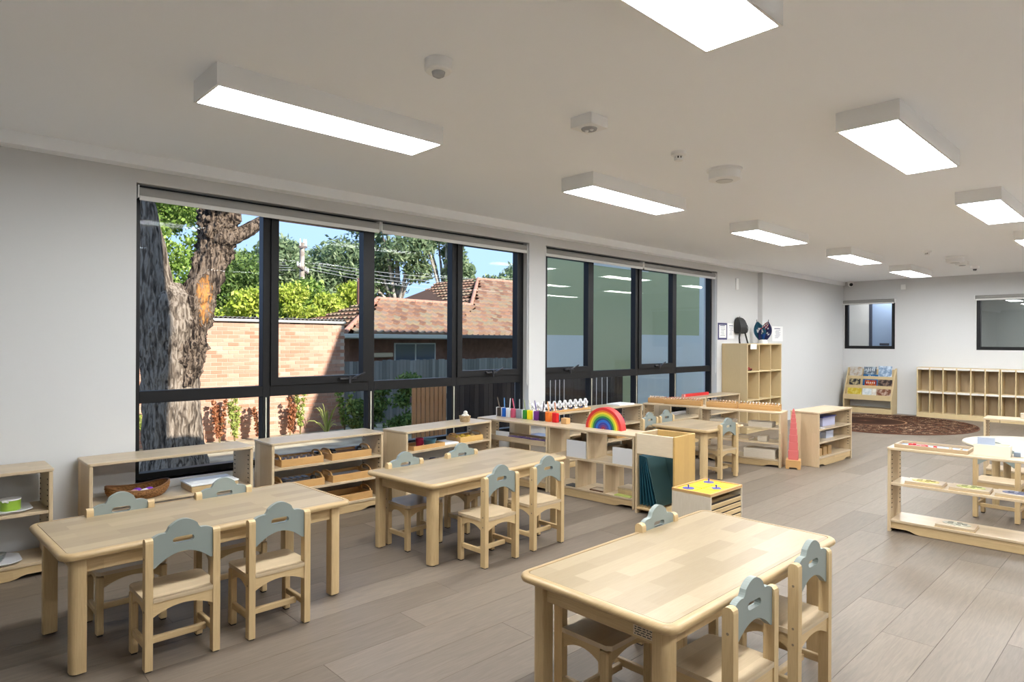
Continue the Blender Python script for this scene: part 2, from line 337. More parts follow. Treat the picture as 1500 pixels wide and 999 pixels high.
# ------------------------------------------------------------------ ceiling things
PANEL = emis('light_diffuser', (.955, .985, 1.0), LIGHT)
BODY = principled('fitting_white', (.88, .88, .87), .5, .3)
def make_light(label, loc):
    t = thing('panel_light', label, 'light', loc, 0, 'surface panel lights on the ceiling')
    bm = bmesh.new(); w, l = .31, 1.27
    for a in ((-w / 2, -w / 2 + .012, -l / 2, l / 2), (w / 2 - .012, w / 2, -l / 2, l / 2), (-w / 2 + .012, w / 2 - .012, -l / 2, -l / 2 + .012), (-w / 2 + .012, w / 2 - .012, l / 2 - .012, l / 2)): box(bm, *a, -.105, 0)
    done(bm, 'housing', BODY, t); bx('diffuser', (-.142, .142, -.622, .622, -.100, -.094), PANEL, t, 0)
    return t
LY = [1.68, 4.33, 6.97, 9.61, 12.25]
nth = ['nearest the tree window corner', 'between the two big windows', 'over the small square table', 'over the tall cubby cabinet', 'over the round rug']
L0 = None
for xi_, row in ((1.81, 'window-side row'), (3.80, 'middle row'), (5.80, 'third row')):
    for k, y in enumerate(LY):
        lb = f'long white panel light in the {row}, ' + (('first from the tree end', 'second from the tree end', 'third from the tree end', 'fourth from the tree end', 'last before the far wall')[k])
        if L0 is None: L0 = make_light(lb, (xi_, y, ZC))
        else: dup(L0, (xi_, y, ZC), 0, lb)
def ceil_thing(name, label, cat, loc, parts):
    t = thing(name, label, cat, loc)
    for pn, prof, mat in parts:
        bm = bmesh.new(); lathe(bm, prof, 24); done(bm, pn, mat, t, True)
    return t
GREYL = flat('lens_grey', (.45, .46, .47), .25)
ceil_thing('motion_sensor', 'white domed motion sensor with grey lens on the ceiling', 'sensor', (2.66, 1.75, ZC), [('base', [(.0, 0), (.062, 0), (.062, -.045), (.055, -.052), (0, -.052)], BODY), ('lens', [(0, -.05), (.03, -.052), (.026, -.068), (.012, -.076), (0, -.077)], GREYL)])
t = thing('emergency_light', 'square white emergency light box with round twin lens on the ceiling', 'light', (2.66, 2.80, ZC))
bx('housing', (-.075, .075, -.075, .075, -.06, 0), BODY, t, .003)
bm = bmesh.new(); lathe(bm, [(0, -.06), (.045, -.06), (.042, -.068), (0, -.069)], 20); done(bm, 'lens', GREYL, t, True)
for s in (-.018, .018):
    bm = bmesh.new(); lathe(bm, [(0, -.068), (.012, -.068), (.008, -.075), (0, -.076)], 12, s, 0); done(bm, 'lamp', WHITE, t, True)
def smoke(label, loc):
    t = ceil_thing('smoke_detector', label, 'detector', loc, [('base', [(0, 0), (.05, 0), (.05, -.022), (.034, -.03), (0, -.03)], BODY), ('cap', [(0, -.046), (.03, -.046), (.027, -.058), (0, -.06)], BODY)])
    for k in range(8):
        a = k * PI / 4; bx('rib', (.022, .03, -.004, .004, -.047, -.029), BODY, t, 0).rotation_euler = (0, 0, a)
    bm = bmesh.new(); lathe(bm, [(0, -.03), (.02, -.03), (.02, -.046), (0, -.046)], 10); done(bm, 'core', DARK, t)
    return t
smoke('small white smoke detector between the emergency light and the round vent', (2.66, 3.72, ZC)); smoke('small white smoke detector near the far group of ceiling fittings', (2.55, 10.1, ZC))
for lb, y in (('large round white exhaust vent near the smoke detector on the ceiling', 4.33), ('large round white exhaust vent in the far group of ceiling fittings', 11.1)):
    ceil_thing('exhaust_vent', lb, 'vent', (2.66, y, ZC), [('flange', [(0, 0), (.125, 0), (.125, -.012), (.11, -.02), (.11, -.075), (.09, -.082), (0, -.08)], BODY), ('grille', [(0, -.081), (.06, -.083), (.055, -.088), (0, -.088)], flat('grille', (.62, .62, .61)))])
t = thing('emergency_light', 'square white emergency light box in the far group of ceiling fittings', 'light', (2.62, 11.75, ZC)); bx('housing', (-.075, .075, -.075, .075, -.06, 0), BODY, t, .003)
bm = bmesh.new(); lathe(bm, [(0, -.06), (.045, -.06), (.042, -.068), (0, -.069)], 16); done(bm, 'lens', GREYL, t, True)
ceil_thing('motion_sensor', 'white motion sensor nearest the far wall on the ceiling', 'sensor', (2.62, 12.6, ZC), [('base', [(.0, 0), (.06, 0), (.06, -.04), (0, -.05)], BODY), ('lens', [(0, -.05), (.03, -.05), (.02, -.075), (0, -.077)], flat('dark_lens', (.1, .1, .1), .2))])
t = thing('security_camera', 'white dome security camera with black eye in the far corner', 'camera', (.24, YF - .07, ZC))
bm = bmesh.new(); lathe(bm, [(0, 0), (.06, 0), (.06, -.03), (.05, -.04), (.05, -.07), (.035, -.1), (0, -.11)], 20); done(bm, 'housing', BODY, t, True)
bm = bmesh.new(); bmesh.ops.create_uvsphere(bm, u_segments=14, v_segments=8, radius=.034, matrix=Matrix.Translation((.02, -.035, -.065))); done(bm, 'lens', RUBBER, t, True)
tag(bx('wall_sensor', (1.14, 1.23, YF - .05, YF, 2.42, 2.52), BODY, bev=.008), 'small white alarm sensor high on the far wall', 'sensor')
tag(bx('wall_plate', (0, .022, 9.70, 9.78, 2.22, 2.40), BODY, bev=.004), 'white wall plate high beside the green-wall window', 'sensor')

# ------------------------------------------------------------------ tables
def make_table(L, Wd, label, loc, rz, cat='table', sticker=False, H=.515, lw=.058):
    t = thing('activity_table', label, cat, loc, rz)
    bm = bmesh.new(); prof = [(.033, -.030), (.012, -.030), (.004, -.026), (0, -.016), (.003, -.007), (.010, -.002), (.020, 0), (.030, 0), (.030, -.006)]
    loft(bm, [[(x, y, H + z) for x, y in rr(L - 2 * o_, Wd - 2 * o_, .055 - o_, 6)] for o_, z in prof], cap=False); done(bm, 'edge_band', EDGE, t, True)
    bm = bmesh.new(); prism(bm, rr(L - .0650, Wd - .0650, .0245, 6), H - .03, H - .0008); done(bm, 'table_top', TOP, t)
    ix, iy = L / 2 - .075, Wd / 2 - .075
    for sx in (-1, 1):
        for sy in (-1, 1):
            bm = bmesh.new(); h = lw / 2; pts = []
            for cx, cy, a0 in ((h, h, 0), (-h, h, 90), (-h, -h, 180), (h, -h, 270)):
                rad = .026 if (cx * sx > 0 and cy * sy > 0) else .006
                for k in range(5):
                    a = R(a0 + 22.5 * k); pts.append((cx - math.copysign(rad, cx) + rad * math.cos(a) + sx * ix, cy - math.copysign(rad, cy) + rad * math.sin(a) + sy * iy))
            prism(bm, pts, .008, H - .03); lg = done(bm, 'leg', LEGW, t, True)
            bm = bmesh.new(); lathe(bm, [(0, 0), (.02, 0), (.02, .009), (0, .009)], 12, sx * ix, sy * iy); done(bm, 'glide', RUBBER, lg)
    for s in (-1, 1):
        bx('apron', (-ix + lw / 2, ix - lw / 2, s * iy - .011, s * iy + .011, H - .1, H - .03), RAILX, t); bx('apron', (s * ix - .011, s * ix + .011, -iy + lw / 2, iy - lw / 2, H - .1, H - .03), RAILY, t)
    return t
T1 = make_table(1.335, .68, 'long wooden table beside the basket shelf, three grey-backed chairs and more around it', (1.505, 1.142, 0), R(90 + 2.0))
T1['label'] = 'long rectangular wooden table in front of the shelf holding the wicker basket'
T2 = make_table(1.38, .68, '', (1.445, 3.00, 0), R(90 + 4.5)); T2['label'] = 'long rectangular wooden table in front of the paint-pot shelf'
T3 = make_table(1.365, .68, '', (3.555, 2.38, 0), R(90)); T3['label'] = 'rectangular wooden table with a printed label on its apron, standing apart on open floor'
T4 = make_table(.76, .68, '', (1.40, 6.15, 0), R(88)); T4['label'] = 'small squarish wooden table behind the teal board stand'
# printed sticker on the apron of the free-standing table
bm = bmesh.new(); box(bm, -.69 + .06, -.69 + .0632, -.26, -.155, .425, .475)
st = bx('sticker', (-.6204, -.6190, -.275, -.155, .425, .475), flat('sticker_beige', (.60, .49, .34)), T3, 0); bm.free()
bm = bmesh.new()
for k in range(6):
    z = .470 - k * .0075; y = -.268; n = 0
    while y < -.162 - (k == 0) * .03:
        d = random.uniform(.006, .018); box(bm, -.6208, -.6203, y, min(y + d, -.16), z - .0035, z); y += d + .004
done(bm, 'print', flat('ink', (.05, .05, .05)), st)
# round table
t = thing('round_table', 'round white-topped wooden table with a chair drawn up to it', 'table', (4.10, 7.10, 0))
bm = bmesh.new(); lathe(bm, [(0, .485), (.52, .485), (.535, .49), (.54, .5), (.535, .51), (.52, .515), (0, .515)], 48); done(bm, 'table_top', wood('round_top_wood', (.48, .42, .32), 'x', .08, .6, .05, .4, .4, .04), t, True)
for k in range(4):
    a = R(45 + 90 * k); bm = bmesh.new(); lathe(bm, [(0, 0), (.025, 0), (.03, .1), (.03, .485), (0, .485)], 14, .36 * math.cos(a), .36 * math.sin(a)); done(bm, 'leg', LEGW, t, True)
for k in range(4):
    o = bx('apron', (-.22, .22, .243, .265, .42, .485), RAILX, t); o.rotation_euler = (0, 0, k * PI / 2)

# ------------------------------------------------------------------ chairs (facing local +y)
def make_chair(label, loc, rz):
    t = thing('child_chair', label, 'chair', loc, rz, 'small wooden chairs with grey-green backs')
    w = .15; lw = .03; ld = .042
    for s in (-1, 1):
        x0, x1 = sorted((s * w, s * (w - lw)))
        # rear post with rounded head, raked slightly
        bm = bmesh.new(); loops = []
        prof = [(-.128, .006), (-.128, .535), (-.126, .545), (-.118, .552), (-.108, .553), (-.098, .551), (-.090, .544), (-.088, .535), (-.088, .006)]
        loft(bm, [[(x, y, z) for y, z in prof] for x in (x0, x1)]); lg = done(bm, 'rear_post', LEGW, t)
        bm = bmesh.new()
        for z in (.47, .31, .25): tube(bm, [(s * (w - .002), -.108, z), (s * (w + .0012), -.108, z)], .005, 8)
        done(bm, 'screw_cap', flat('screw_dark', (.22, .17, .11)), lg)
        bx('glide', (x0 + .004, x1 - .004, -.124, -.092, 0, .007), RUBBER, lg, 0)
        lg = bx('front_leg', (x0, x1, .09, .128, .006, .275), LEGW, t, .004); bx('glide', (x0 + .004, x1 - .004, .094, .124, 0, .007), RUBBER, lg, 0)
        # side apron with arched lower edge, side stretcher
        bm = bmesh.new(); cols = []
        for k in range(11):
            y = -.088 + .178 * k / 10; q = (k / 10 - .5) * 2; cols.append((y, .225 + .032 * (1 - q * q), .284))
        xa, xb = sorted((s * (w - .005), s * (w - .025))); plate(bm, cols, xa, xb, lambda y, z, x: (x, y, z)); done(bm, 'side_apron', RAILY, t)
        bx('side_stretcher', (xa, xb, -.088, .09, .085, .115), RAILY, t)
    for yy, nm in ((-.122, 'rear_apron'), (.100, 'front_apron')):
        bm = bmesh.new(); cols = []
        for k in range(13):
            q = (k / 12 - .5) * 2; cols.append((q * (w - lw), .222 + .034 * (1 - q * q), .284))
        plate(bm, cols, yy, yy + .02, lambda x, z, y: (x, y, z)); done(bm, nm, RAILX, t)
    bx('cross_stretcher', (-w + .025, w - .025, -.03, -.008, .075, .103), RAILX, t)
    bm = bmesh.new(); prism(bm, [(-w, -.088), (w, -.088), (w, .12), (w - .015, .137), (-w + .015, .137), (-w, .12)], .284, .302); prism(bm, [(-w + lw + .001, -.128), (w - lw - .001, -.128), (w - lw - .001, -.087), (-w + lw + .001, -.087)], .284, .302); done(bm, 'seat', SHX, t)
    # scalloped back board with hand slot
    bm = bmesh.new(); hw = w - lw; top = []
    def zt(x):
        a = abs(x)
        if a < .056: return .614 - .026 * (a / .056) ** 2
        if a < .072: q = (a - .056) / .016; return .588 - .024 * q * (2 - q) * .95
        if a < .082: return .5652
        q = (a - .082) / .038; return .5652 - .012 * q * q
    def zb(x): return .425 + .052 * max(0, 1 - (x / .112) ** 2)
    def sl(x): return .013 * math.sqrt(max(0, 1 - max(0, (abs(x) - .030) / .0135) ** 2))
    xs = sorted(set([round(v, 4) for v in list(np.linspace(-hw, hw, 25)) + [-.0435, .0435, -.04, .04, -.03, .03, -.072, .072, -.0755, .0755, .068, -.068, .082, -.082, .056, -.056, .05, -.05, .06, -.06, .064, -.064]]))
    inside = lambda x: abs(x) <= .0436
    L_, M1, M2, R_ = [], [], [], []
    for x in xs:
        if x <= -.0435 + 1e-6: L_.append((x, zb(x), zt(x)))
        if inside(x): M1.append((x, zb(x), .528 - sl(x))); M2.append((x, .528 + sl(x), zt(x)))
        if x >= .0435 - 1e-6: R_.append((x, zb(x), zt(x)))
    def pl_(seqs):
        for t0, t1 in ((-.119, -.097),):
            for seq in seqs: plate(bm, seq, t0, t1, lambda x, z, y: (x, y, z))
    pl_([L_, M1, M2, R_]); bmesh.ops.remove_doubles(bm, verts=bm.verts, dist=1e-5)
    # drop inner walls where strips meet
    kill = [f for f in bm.faces if abs(abs(f.calc_center_median().x) - .0435) < 1e-4 and abs(f.normal.x) > .9]
    bmesh.ops.delete(bm, geom=kill, context='FACES_ONLY'); done(bm, 'backrest', SAGE, t)
    return t
chairs = [  # (x, y, rot, label)
 (1.862, .910, 90, 'chair at the basket-side table, the end by the white wall, its back to open floor'),
 (1.865, 1.337, 90, 'chair at the basket-side table beside the gap between tables, back to open floor'),
 (1.345, .840, -90, 'chair tucked under the basket-side table, back against the wicker basket shelf'),
 (1.345, 1.345, -90, 'chair tucked under the basket-side table, its back before the white box shelf'),
 (1.900, 2.740, 92, 'chair at the paint-shelf table, slightly pulled out, beside the gap between tables'),
 (1.878, 3.195, 90, 'chair at the paint-shelf table, the one next to the cubby of white boxes'),
 (1.318, 2.580, -88, 'chair under the paint-shelf table, back toward the shelf of wooden trays'),
 (1.285, 3.115, -88, 'chair under the paint-shelf table, back toward the shelf with the red cup'),
 (3.870, 2.045, 88, 'chair at the free-standing table on its open side, near the apron label'),
 (3.845, 2.595, 88, 'chair at the free-standing table on its open side, nearer the puzzle shelf'),
 (3.420, 1.985, -90, 'low wooden chair pushed fully under the free-standing table, no grey-green back'),
 (3.345, 2.615, -90, 'chair at the free-standing table whose back rises beside the teal boards'),
 (1.640, 6.155, 84, 'chair seen edge-on at the small square table, next to the pink tower'),
 (1.020, 5.985, -88, 'chair behind the small square table, just its grey-green back top showing'),
 (1.000, 6.345, -88, 'chair behind the small square table, on the side of the bead trays'),
 (3.955, 6.330, -3, 'chair at the round table seen through the puzzle shelf'),
]
def low_chair(c):
    for ch in list(c.children):
        n_ = ch.name.split('.')[0]
        if n_ == 'backrest': bpy.data.objects.remove(ch)
        elif n_ == 'rear_post':
            for g in list(ch.children):
                if g.name.startswith('screw'): bpy.data.objects.remove(g)
            ch.data = ch.data.copy()
            for v in ch.data.vertices:
                if v.co.z > .3: v.co.z = .40 + (v.co.z - .553) * .5
    o = bx('back_rail', (-.12, .12, -.117, -.099, .35, .395), RAILX, c)
C0 = None
for x, y, a, lb in chairs:
    if C0 is None: C0 = make_chair(lb, (x, y, 0), R(a))
    else:
        ch_ = dup(C0, (x, y, 0), R(a), lb)
        if 'low wooden' in lb: ch_['group'] = 'low backless seats'; low_chair(ch_)

# ------------------------------------------------------------------ shelf units (front toward local -y, origin at base centre)
UN = {}
def shelf_unit(key, label, loc, rz, L, H=.615, D=.32, levels=(.40, .09), back=None, name='low_shelf', cat='shelf', topm=None, pins=True, cut='ends', group='low open wooden shelves'):
    t = thing(name, label, cat, loc, R(rz), group); UN[key] = (Vector(loc), R(rz), t); th = .021
    topm = topm or SHX
    for s in (-1, 1):
        x0, x1 = sorted((s * L / 2, s * (L / 2 - th))); e = bx('end_panel', (x0, x1, -D / 2, D / 2, 0, H - .018), SHZ, t, .003)
        if pins:
            bm = bmesh.new(); xi = s * (L / 2 - th)
            for yy in (-D / 2 + .035, D / 2 - .035):
                z = .17
                while z < H - .05:
                    box(bm, *sorted((xi - s * .0025, xi + s * .001)), yy - .009, yy + .009, z, z + .006); z += .032
            done(bm, 'shelf_pin_row', DARK, e)
    bm = bmesh.new(); prism(bm, rr(L + .012, D + .012, .018, 4), H - .018, H); bmesh.ops.bevel(bm, geom=[q for q in bm.edges if abs(q.verts[0].co.z - q.verts[1].co.z) < 1e-6], offset=.003, segments=1, affect='EDGES'); done(bm, 'top', topm, t)
    for z in levels: bx('shelf', (-L / 2 + th, L / 2 - th, -D / 2 + .004, D / 2 - .004, z - .018, z), SHX, t, .002)
    zb_ = min(levels) - .018 if levels else .08
    for yy in (-D / 2 + .012, D / 2 - .03):
        bm = bmesh.new(); cols = []; a = L / 2 - th
        for x, z in ((-a, .026), (-a + .10, .026), (-a + .125, .021), (-a + .15, .010), (-a + .18, .004), (a - .18, .004), (a - .15, .010), (a - .125, .021), (a - .10, .026), (a, .026)): cols.append((x, z, zb_))
        plate(bm, cols, yy, yy + .018, lambda x, z, y: (x, y, z)); done(bm, 'plinth', RAILX, t)
    if back is not None:
        bx('back_panel', (-L / 2 + th, L / 2 - th, D / 2 - .010, D / 2 - .002, back[0], back[1]), PLY, t, 0)
    return t
def at(key, lx, ly, z, extra=0):
    l, a, t = UN[key]; return (l.x + lx * math.cos(a) - ly * math.sin(a), l.y + lx * math.sin(a) + ly * math.cos(a), z), a + R(extra)
shelf_unit('S0', 'low open shelf against the white wall, holding green pots on trays', (.19, .19, 0), 90, 1.0, .624, .32, (.38, .09))
shelf_unit('S1', 'low open shelf below the tree window, holding the wicker basket', (.19, 1.37, 0), 90, 1.0, .624, .32, (.35, .09))
shelf_unit('S2', 'low open shelf below the tree window, filled with honey-coloured wooden trays', (.185, 2.485, 0), 90, .95, .624, .31, (.435, .26, .09))
shelf_unit('S3', 'low open shelf below the tree window, holding the red cup and lemon tray', (.275, 3.60, 0), 95.5, 1.05, .624, .31, (.45, .26, .09))
shelf_unit('P1', 'low open shelf carrying the row of coloured paint pots', (.452, 4.46, 0), 4, .905, .613, .30, (.428, .25, .09))
shelf_unit('W2a', 'low open shelf below the green-wall window, carrying the white tree figures', (.175, 5.20, 0), 90, .98, .613, .30, (.36, .09))
shelf_unit('W2b', 'low open shelf below the green-wall window, with a purple toy inside', (.175, 6.21, 0), 90, .98, .613, .30, (.40, .22, .09))
shelf_unit('W3a', 'low open shelf below the green-wall window, behind the bead frames', (.175, 7.78, 0), 90, .9, .613, .30, (.36, .09))
shelf_unit('W3b', 'low open shelf just before the tall cubby cabinet, under the window end', (.175, 8.74, 0), 90, .98, .613, .30, (.36, .09))
shelf_unit('Q1', 'low open shelf carrying two long bead frames, nearer the green-wall window', (.575, 7.045, 0), 9.5, .74, .61, .30, (.33, .09))
shelf_unit('Q2', 'low open shelf of beige boxes beside the pink tower', (1.424, 7.12, 0), 10.3, .90, .61, .32, (.435, .27, .09))
shelf_unit('U', 'low open shelf on the far side of the pink tower, with brown prisms', (2.03, 7.85, 0), 88, .92, .61, .32, (.42, .275, .108))
shelf_unit('V', 'low open shelf holding flat puzzles and a magnet tray on top', (3.945, 5.46, 0), 2.5, 1.0, .617, .30, (.36, .09))
shelf_unit('Y', 'low open shelf beyond the round table, with small boxes on top', (4.02, 8.37, 0), 4, 1.02, .61, .32, (.09,))
l_, a_, y_t = UN['Y']; bx('divider', (-.10, -.079, -.15, .15, .09, .592), SHZ, y_t)
# cubby part of the paint row
p2 = shelf_unit('P2', 'low cubby shelf with white-fronted boxes and the rainbow on top', (1.372, 4.522, 0), 3, .92, .613, .30, (.355, .09), pins=False)
for x in (-.02,): bx('divider', (x - .01, x + .01, -.146, .146, .355, .595), SHZ, p2)
for x in (-.14, .16): bx('divider', (x - .01, x + .01, -.146, .146, .09, .337), SHZ, p2)

# ------------------------------------------------------------------ things on the shelves
def open_box(t, w, d, h, mat, th=.008, name='box_body', z0=0):
    bm = bmesh.new(); box(bm, -w / 2, w / 2, -d / 2, d / 2, z0, z0 + th)
    for q in ((-w / 2, w / 2, -d / 2, -d / 2 + th), (-w / 2, w / 2, d / 2 - th, d / 2), (-w / 2, -w / 2 + th, -d / 2 + th, d / 2 - th), (w / 2 - th, w / 2, -d / 2 + th, d / 2 - th)): box(bm, *q, z0 + th, z0 + h)
    return done(bm, name, mat, t)
def handle_tray(label, key, lx, ly, z, w=.34, d=.22, h=.055, group='honey-coloured handled trays', mat=None):
    p, a = at(key, lx, ly, z); t = thing('wooden_tray', label, 'tray', p, a, group); th = .009; mat = mat or HONEY
    bx('tray_floor', (-w / 2, w / 2, -d / 2, d / 2, 0, .007), mat, t, 0)
    for s in (-1, 1):
        y0, y1 = sorted((s * d / 2, s * (d / 2 - th))); bx('side', (-w / 2, w / 2, y0, y1, .007, h), mat, t, .002)
        x0, x1 = sorted((s * w / 2, s * (w / 2 - th)))
        bm = bmesh.new(); dd = d / 2 - th
        zt_ = lambda y: h + .034 * max(0, 1 - (y / (dd * .8)) ** 2) ** .5 * (abs(y) < dd * .8)
        ys_ = [v for v in np.linspace(-dd, dd, 15)]; sl_ = .055
        A = [(y, .007, zt_(y)) for y in ys_ if y < -sl_] + [(-sl_, .007, zt_(-sl_))]
        B = [(-sl_, .007, h - .008)] + [(y, .007, h - .008) for y in ys_ if abs(y) < sl_] + [(sl_, .007, h - .008)]
        C_ = [(-sl_, h + .018, zt_(-sl_))] + [(y, h + .018, max(h + .02, zt_(y))) for y in ys_ if abs(y) < sl_] + [(sl_, h + .018, zt_(sl_))]
        D_ = [(sl_, .007, zt_(sl_))] + [(y, .007, zt_(y)) for y in ys_ if y > sl_]
        for seq in (A, B, C_, D_):
            if len(seq) > 1: plate(bm, seq, x0, x1, lambda y, zz, x: (x, y, zz))
        done(bm, 'handle_end', HONEYY, t)
    return t, p, a
BLK = flat('black_lacquer', (.02, .018, .016), .3); MET = principled('steel', (.55, .55, .56), .25, .5, 1); BRN = flat('dark_brown_wood', (.10, .045, .02), .45)
def cyl(name, r, h, mat, t, x=0, y=0, z=0, n=16, taper=1):
    bm = bmesh.new(); lathe(bm, [(0, z), (r, z), (r * taper, z + h), (0, z + h)], n, x, y); return done(bm, name, mat, t, True)
def rodx(bm, x0, x1, y, z, r, n=10): tube(bm, [(x0, y, z), (x1, y, z)], r, n)
# trays on the honey-tray shelf and what lies in them
_, p, a = handle_tray('wooden tray with dark round knobs, upper level of the tray shelf, white-wall side', 'S2', -.22, -.02, .435)
t = thing('knob_block', 'dark block with rows of small knobs in the upper tray', 'block', (p[0], p[1], p[2] + .0075), a); bx('block', (-.14, .14, -.08, .08, 0, .035), BRN, t)
for i in range(5):
    for j in range(2): cyl('knob', .009, .014, flat('pale_knob', (.45, .3, .18)), t, -.11 + i * .055, -.04 + j * .07, .035, 10)
_, p, a = handle_tray('wooden tray holding a dark bowtie roller, upper level of the tray shelf', 'S2', .20, -.02, .435, .36)
t = thing('spindle_toy', 'black dumbbell-shaped spindle lying in the upper tray', 'toy', (p[0], p[1], p[2] + .0075), a); 
for s_ in (-1, 1):
    bm = bmesh.new(); tube(bm, [(s_ * .09, 0, .035), (s_ * .10, 0, .035), (s_ * .13, 0, .035)], [.012, .03, .035], 14); done(bm, 'knob_end', BLK, t, True)
bm = bmesh.new(); rodx(bm, -.095, .095, 0, .035, .012); done(bm, 'rod', BRN, t, True)
_, p, a = handle_tray('wooden tray holding a metal frame, middle level of the tray shelf', 'S2', -.21, -.02, .26)
t = thing('metal_frame', 'grey metal block with bright top edges in the middle tray', 'toy', (p[0], p[1], p[2] + .0075), a); bx('body', (-.12, .08, -.05, .05, 0, .05), flat('gunmetal', (.10, .10, .11), .3), t)
for k in range(4): bx('plate', (-.11 + k * .05, -.075 + k * .05, -.045, .045, .05, .058), MET, t, .001)
t = thing('ball', 'black shiny ball beside the metal block in the middle tray', 'ball', (0, 0, 0)); t.location = (p[0], p[1] + .125, p[2] + .0075)
bm = bmesh.new(); bmesh.ops.create_uvsphere(bm, u_segments=16, v_segments=10, radius=.028, matrix=Matrix.Translation((0, 0, .028))); done(bm, 'sphere', BLK, t, True)
_, p, a = handle_tray('wooden tray with a flat grey plate, middle level of the tray shelf', 'S2', .21, -.02, .26, .36)
tag(bx('slate_plate', (-.13, .13, -.07, .07, 0, .03), flat('slate', (.28, .25, .22), .5), None, .004, (p[0], p[1], p[2] + .0075), a), 'flat grey-brown plate lying in the middle tray', 'plate')
handle_tray('wooden tray on the bottom level of the tray shelf, white-wall side', 'S2', -.21, -.02, .09); handle_tray('wooden tray on the bottom level of the tray shelf, cup-shelf side', 'S2', .20, -.02, .09, .38)
# wicker basket with purple toys, white box, on the basket shelf
p, a = at('S1', -.20, -.02, .35); t = thing('wicker_basket', 'low wavy-rimmed brown wicker basket on the shelf', 'basket', p, a)
WICK = mottled('wicker', (.17, .075, .022), (.36, .17, .055), 90, .7, 3)
bm = bmesh.new(); n = 40
def brim(k, r, z, wv): return [((r * 1.28 * math.cos(q)), r * math.sin(q) * .85, z + wv * math.cos(2 * q)) for q in [2 * PI * i / n for i in range(n)]]
loft(bm, [brim(0, .10, .0, 0), brim(0, .125, .02, 0), brim(0, .14, .045, .006), brim(0, .145, .07, .014), brim(0, .142, .076, .016), brim(0, .136, .07, .014), brim(0, .128, .045, .005), brim(0, .10, .012, 0)]); done(bm, 'bowl', WICK, t, True)
for k, z in enumerate(np.linspace(.008, .066, 7)):
    rr_ = np.interp(z, [0, .02, .045, .07], [.102, .127, .142, .147]); wv = np.interp(z, [0, .02, .07], [0, 0, .014]); q = brim(0, rr_, z, wv); bm = bmesh.new(); tube(bm, q + [q[0]], .0042, 6); done(bm, 'coil', WICK, t, True)
q = [(x, y, z + .004) for x, y, z in brim(0, .143, .072, .016)]; bm = bmesh.new(); tube(bm, q + [q[0]], .007, 8); done(bm, 'rim', flat('wicker_rim', (.20, .09, .03), .6), t, True)
for k, (dx, dy, c, lb) in enumerate(((.00, .02, (.20, .03, .42), 'purple bead in the wicker basket, deeper in'), (.065, -.005, (.24, .04, .5), 'purple bead in the wicker basket, by the rim'), (.03, -.04, (.75, .72, .75), 'white bead in the wicker basket'), (-.03, -.03, (.62, .34, .30), 'pinkish bead in the wicker basket'))):
    bm = bmesh.new(); bmesh.ops.create_uvsphere(bm, u_segments=14, v_segments=9, radius=.026); bmesh.ops.scale(bm, verts=bm.verts, vec=(1.2, .9, .9))
    pp, _ = at('S1', -.20 + dx, -.02 + dy, .35 + .012 + .024); o = done(bm, 'bead', flat(f'bead{k}', c, .35), None, True, pp, a); tag(o, lb, 'bead')
p, a = at('S1', .25, -.02, .35); t = thing('white_lid_box', 'flat wooden box with a white lid on the basket shelf', 'box', p, a); bx('box_body', (-.155, .155, -.115, .115, 0, .04), RAILX, t); bx('lid', (-.16, .16, -.12, .12, .04, .052), WHITE, t)
# green pots and trays on the first shelf
def scallop(label, key, lx, ly, z, w=.36, d=.24):
    p, a = at(key, lx, ly, z); t = thing('serving_tray', label, 'tray', p, a, 'white scallop-cornered trays')
    def lp(k, zz):
        out = []
        for x, y in rr(w * k, d * k, .05 * k, 6):
            q = math.atan2(y / d, x / w); c = 1 - .035 * math.cos(8 * q) * (abs(abs(x / w) - abs(y / d)) < .28); out.append((x * c, y * c, zz))
        return out
    bm = bmesh.new(); loft(bm, [lp(.80, 0), lp(.84, .004), lp(1, .014), lp(1, .018), lp(.96, .017), lp(.82, .007), lp(.6, .0065)]); done(bm, 'dish', flat('tray_white', (.74, .74, .76), .35), t, True); return p, a
LIME = flat('lime_enamel', (.30, .48, .05), .35)
p, a = scallop('white tray under the lime green pots, middle level of the white-wall shelf', 'S0', .23, -.02, .38)
def pot(label, dx, dy, r, h, hang):
    pp = (p[0] - dy, p[1] + dx, p[2] + .0068); t = thing('toy_pot', label, 'pot', pp, R(90)); bm = bmesh.new(); lathe(bm, [(0, 0), (r, 0), (r, h), (r - .004, h), (r - .005, .006), (0, .005)], 24); done(bm, 'pot_body', LIME, t, True)
    bm = bmesh.new(); lathe(bm, [(r - .0035, h - .006), (r + .002, h - .004), (r + .002, h + .003), (r - .004, h + .003)], 24); done(bm, 'rim', WHITE, t, True)
    hx = math.cos(R(hang)); hy = math.sin(R(hang)); bm = bmesh.new(); tube(bm, [(r * hx, r * hy, h - .01), ((r + .05) * hx, (r + .05) * hy, h + .008), ((r + .085) * hx, (r + .085) * hy, h + .012)], [.006, .007, .006], 8); done(bm, 'handle', WHITE, t, True)
pot('larger lime green toy pot with white handle on the tray', .085, .0, .05, .062, 250); pot('smaller lime green toy pan on the tray', -.06, -.01, .04, .03, 20)
p, a = scallop('white tray with glass bowl, bottom level of the white-wall shelf', 'S0', .18, -.03, .09)
t = thing('glass_bowl', 'clear glass bowl on the bottom white tray', 'bowl', (p[0], p[1] + .06, p[2] + .0068)); bm = bmesh.new(); lathe(bm, [(0, 0), (.035, 0), (.05, .02), (.058, .045), (.054, .045), (.046, .021), (.03, .006), (0, .006)], 24); done(bm, 'bowl_wall', glassmat('bowl_glass', (.86, .9, .9), 1.5, 2.5), t, True)
